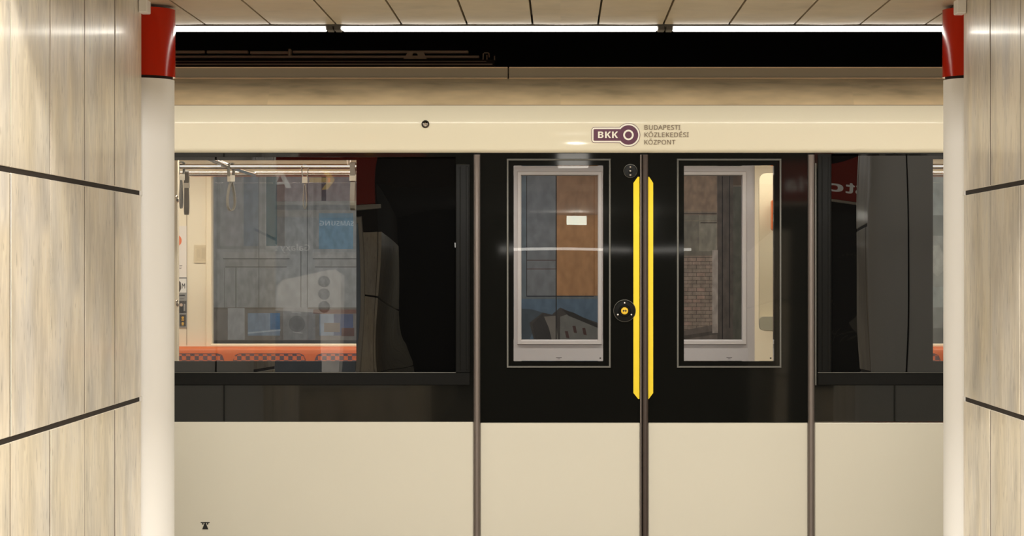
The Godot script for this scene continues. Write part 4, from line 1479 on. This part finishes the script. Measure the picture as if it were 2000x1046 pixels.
		obj("hanger", st, M.lamp_body, t)
		if h[2] < 12: continue
		var l := OmniLight3D.new()
		l.name = "light_box_lamp"
		l.position = Vector3(h[0], h[1] + h[4] * 0.65, h[2])
		l.light_energy = 1.0; l.omni_range = 30.0; l.omni_attenuation = 2.0; l.light_size = 0.02; l.shadow_enabled = true
		l.light_color = Color(1.0, 0.98, 0.92)
		add_child(l, true)
	# far platform: its strip light and dark train bay
	st = new_st()
	box(st, Vector3(-6, 0, 23.8), Vector3(6, 3.4, 24.0))
	struct("wall_far", st, M.tunnel, "dark wall of the opposite track")
	st = new_st()
	box(st, Vector3(-0.75, 2.3, 19.0), Vector3(0.91, 2.33, 19.1))
	var fl := obj("far_strip_light", st, M.tube_glow)
	fl.set_meta("label", "strip light of the opposite platform mirrored as a thin white line in the door windows")
	fl.set_meta("category", "light")

func lamp_panel(called: String, at: Vector3, size: Vector2, m: Material) -> void:
	var t := thing(called, "flat ceiling lamp over the hall just behind the stone pylons", "light", at)
	var st := new_st()
	box(st, at - Vector3(size.x / 2, 0.005, size.y / 2), at + Vector3(size.x / 2, 0.005, size.y / 2))
	obj("lamp_face", st, m, t)
	st = new_st()
	plate_xz(st, at, size)
	obj("lamp_rim", st, M.lamp_body, t)

func plate_xz(st: SurfaceTool, at: Vector3, size: Vector2) -> void:
	for s in [-1.0, 1.0]:
		box(st, at + Vector3(-size.x / 2 - 0.03, -0.012, s * (size.y / 2 + 0.015) - 0.015), at + Vector3(size.x / 2 + 0.03, 0.016, s * (size.y / 2 + 0.015) + 0.015))
		box(st, at + Vector3(s * (size.x / 2 + 0.015) - 0.015, -0.012, -size.y / 2), at + Vector3(s * (size.x / 2 + 0.015) + 0.015, 0.016, size.y / 2))

func phone_print() -> Material:
	# drawn as the viewer in the train reads it; coordinates run from the board's left (passage side) to its right
	var c := Canvas.new(0, 0, 234, 183, 936, 732, c8(92, 96, 98))
	c.rect(0, 0, 234, 34, c8(84, 92, 96)); c.rect(14, 35, 76, 90, c8(120, 124, 126))
	# the phone's back with three lenses; its long edge slopes down to the right
	c.poly([[15, 52], [20, 48.5], [26, 49], [66, 58], [71, 63], [72, 85], [33, 88], [33, 183], [15, 183]], c8(206, 200, 190))
	c.poly([[12, 54], [15, 52], [15, 183], [12, 183]], c8(160, 156, 148))
	for k in 3: c.disc(29.5, 59.5 + k * 11.6, 5.2, c8(90, 88, 86)); c.disc(29.5, 59.5 + k * 11.6, 4.0, c8(112, 110, 108))
	c.rect(96, 0, 234, 183, c8(84, 86, 88))
	c.mottle(41, 0.06, 0.02)
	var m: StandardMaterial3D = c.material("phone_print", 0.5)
	m.emission_enabled = true; m.emission = Color(1, 1, 1); m.emission_operator = BaseMaterial3D.EMISSION_OP_MULTIPLY  # glow added so the print shows brighter in the train glass
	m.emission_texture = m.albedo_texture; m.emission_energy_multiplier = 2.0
	return m

func swirl_print() -> Material:
	var c := Canvas.new(0, 0, 109, 190, 436, 760, c8(14, 15, 15))
	for k in 30:
		var a := TAU * k / 30.0
		c.disc(66 + 16 * cos(a), 58 + 20 * sin(a), 0.6 + 0.5 * sin(a * 3.0), c8(92, 88, 74))
	c.poly([[52, 84], [58, 78], [63, 92], [60, 108], [50, 104]], c8(120, 118, 112))
	for k in 14: c.line(44 + k * 2.4, 104 + 4 * sin(k * 1.7), 48 + k * 2.6, 112 + 5 * cos(k * 2.3), 0.9, c8(84, 82, 74))
	c.line(40, 140, 62, 152, 2.0, c8(60, 60, 54)); c.line(62, 152, 84, 146, 1.6, c8(54, 54, 48))
	return c.material("swirl_print", 0.6)
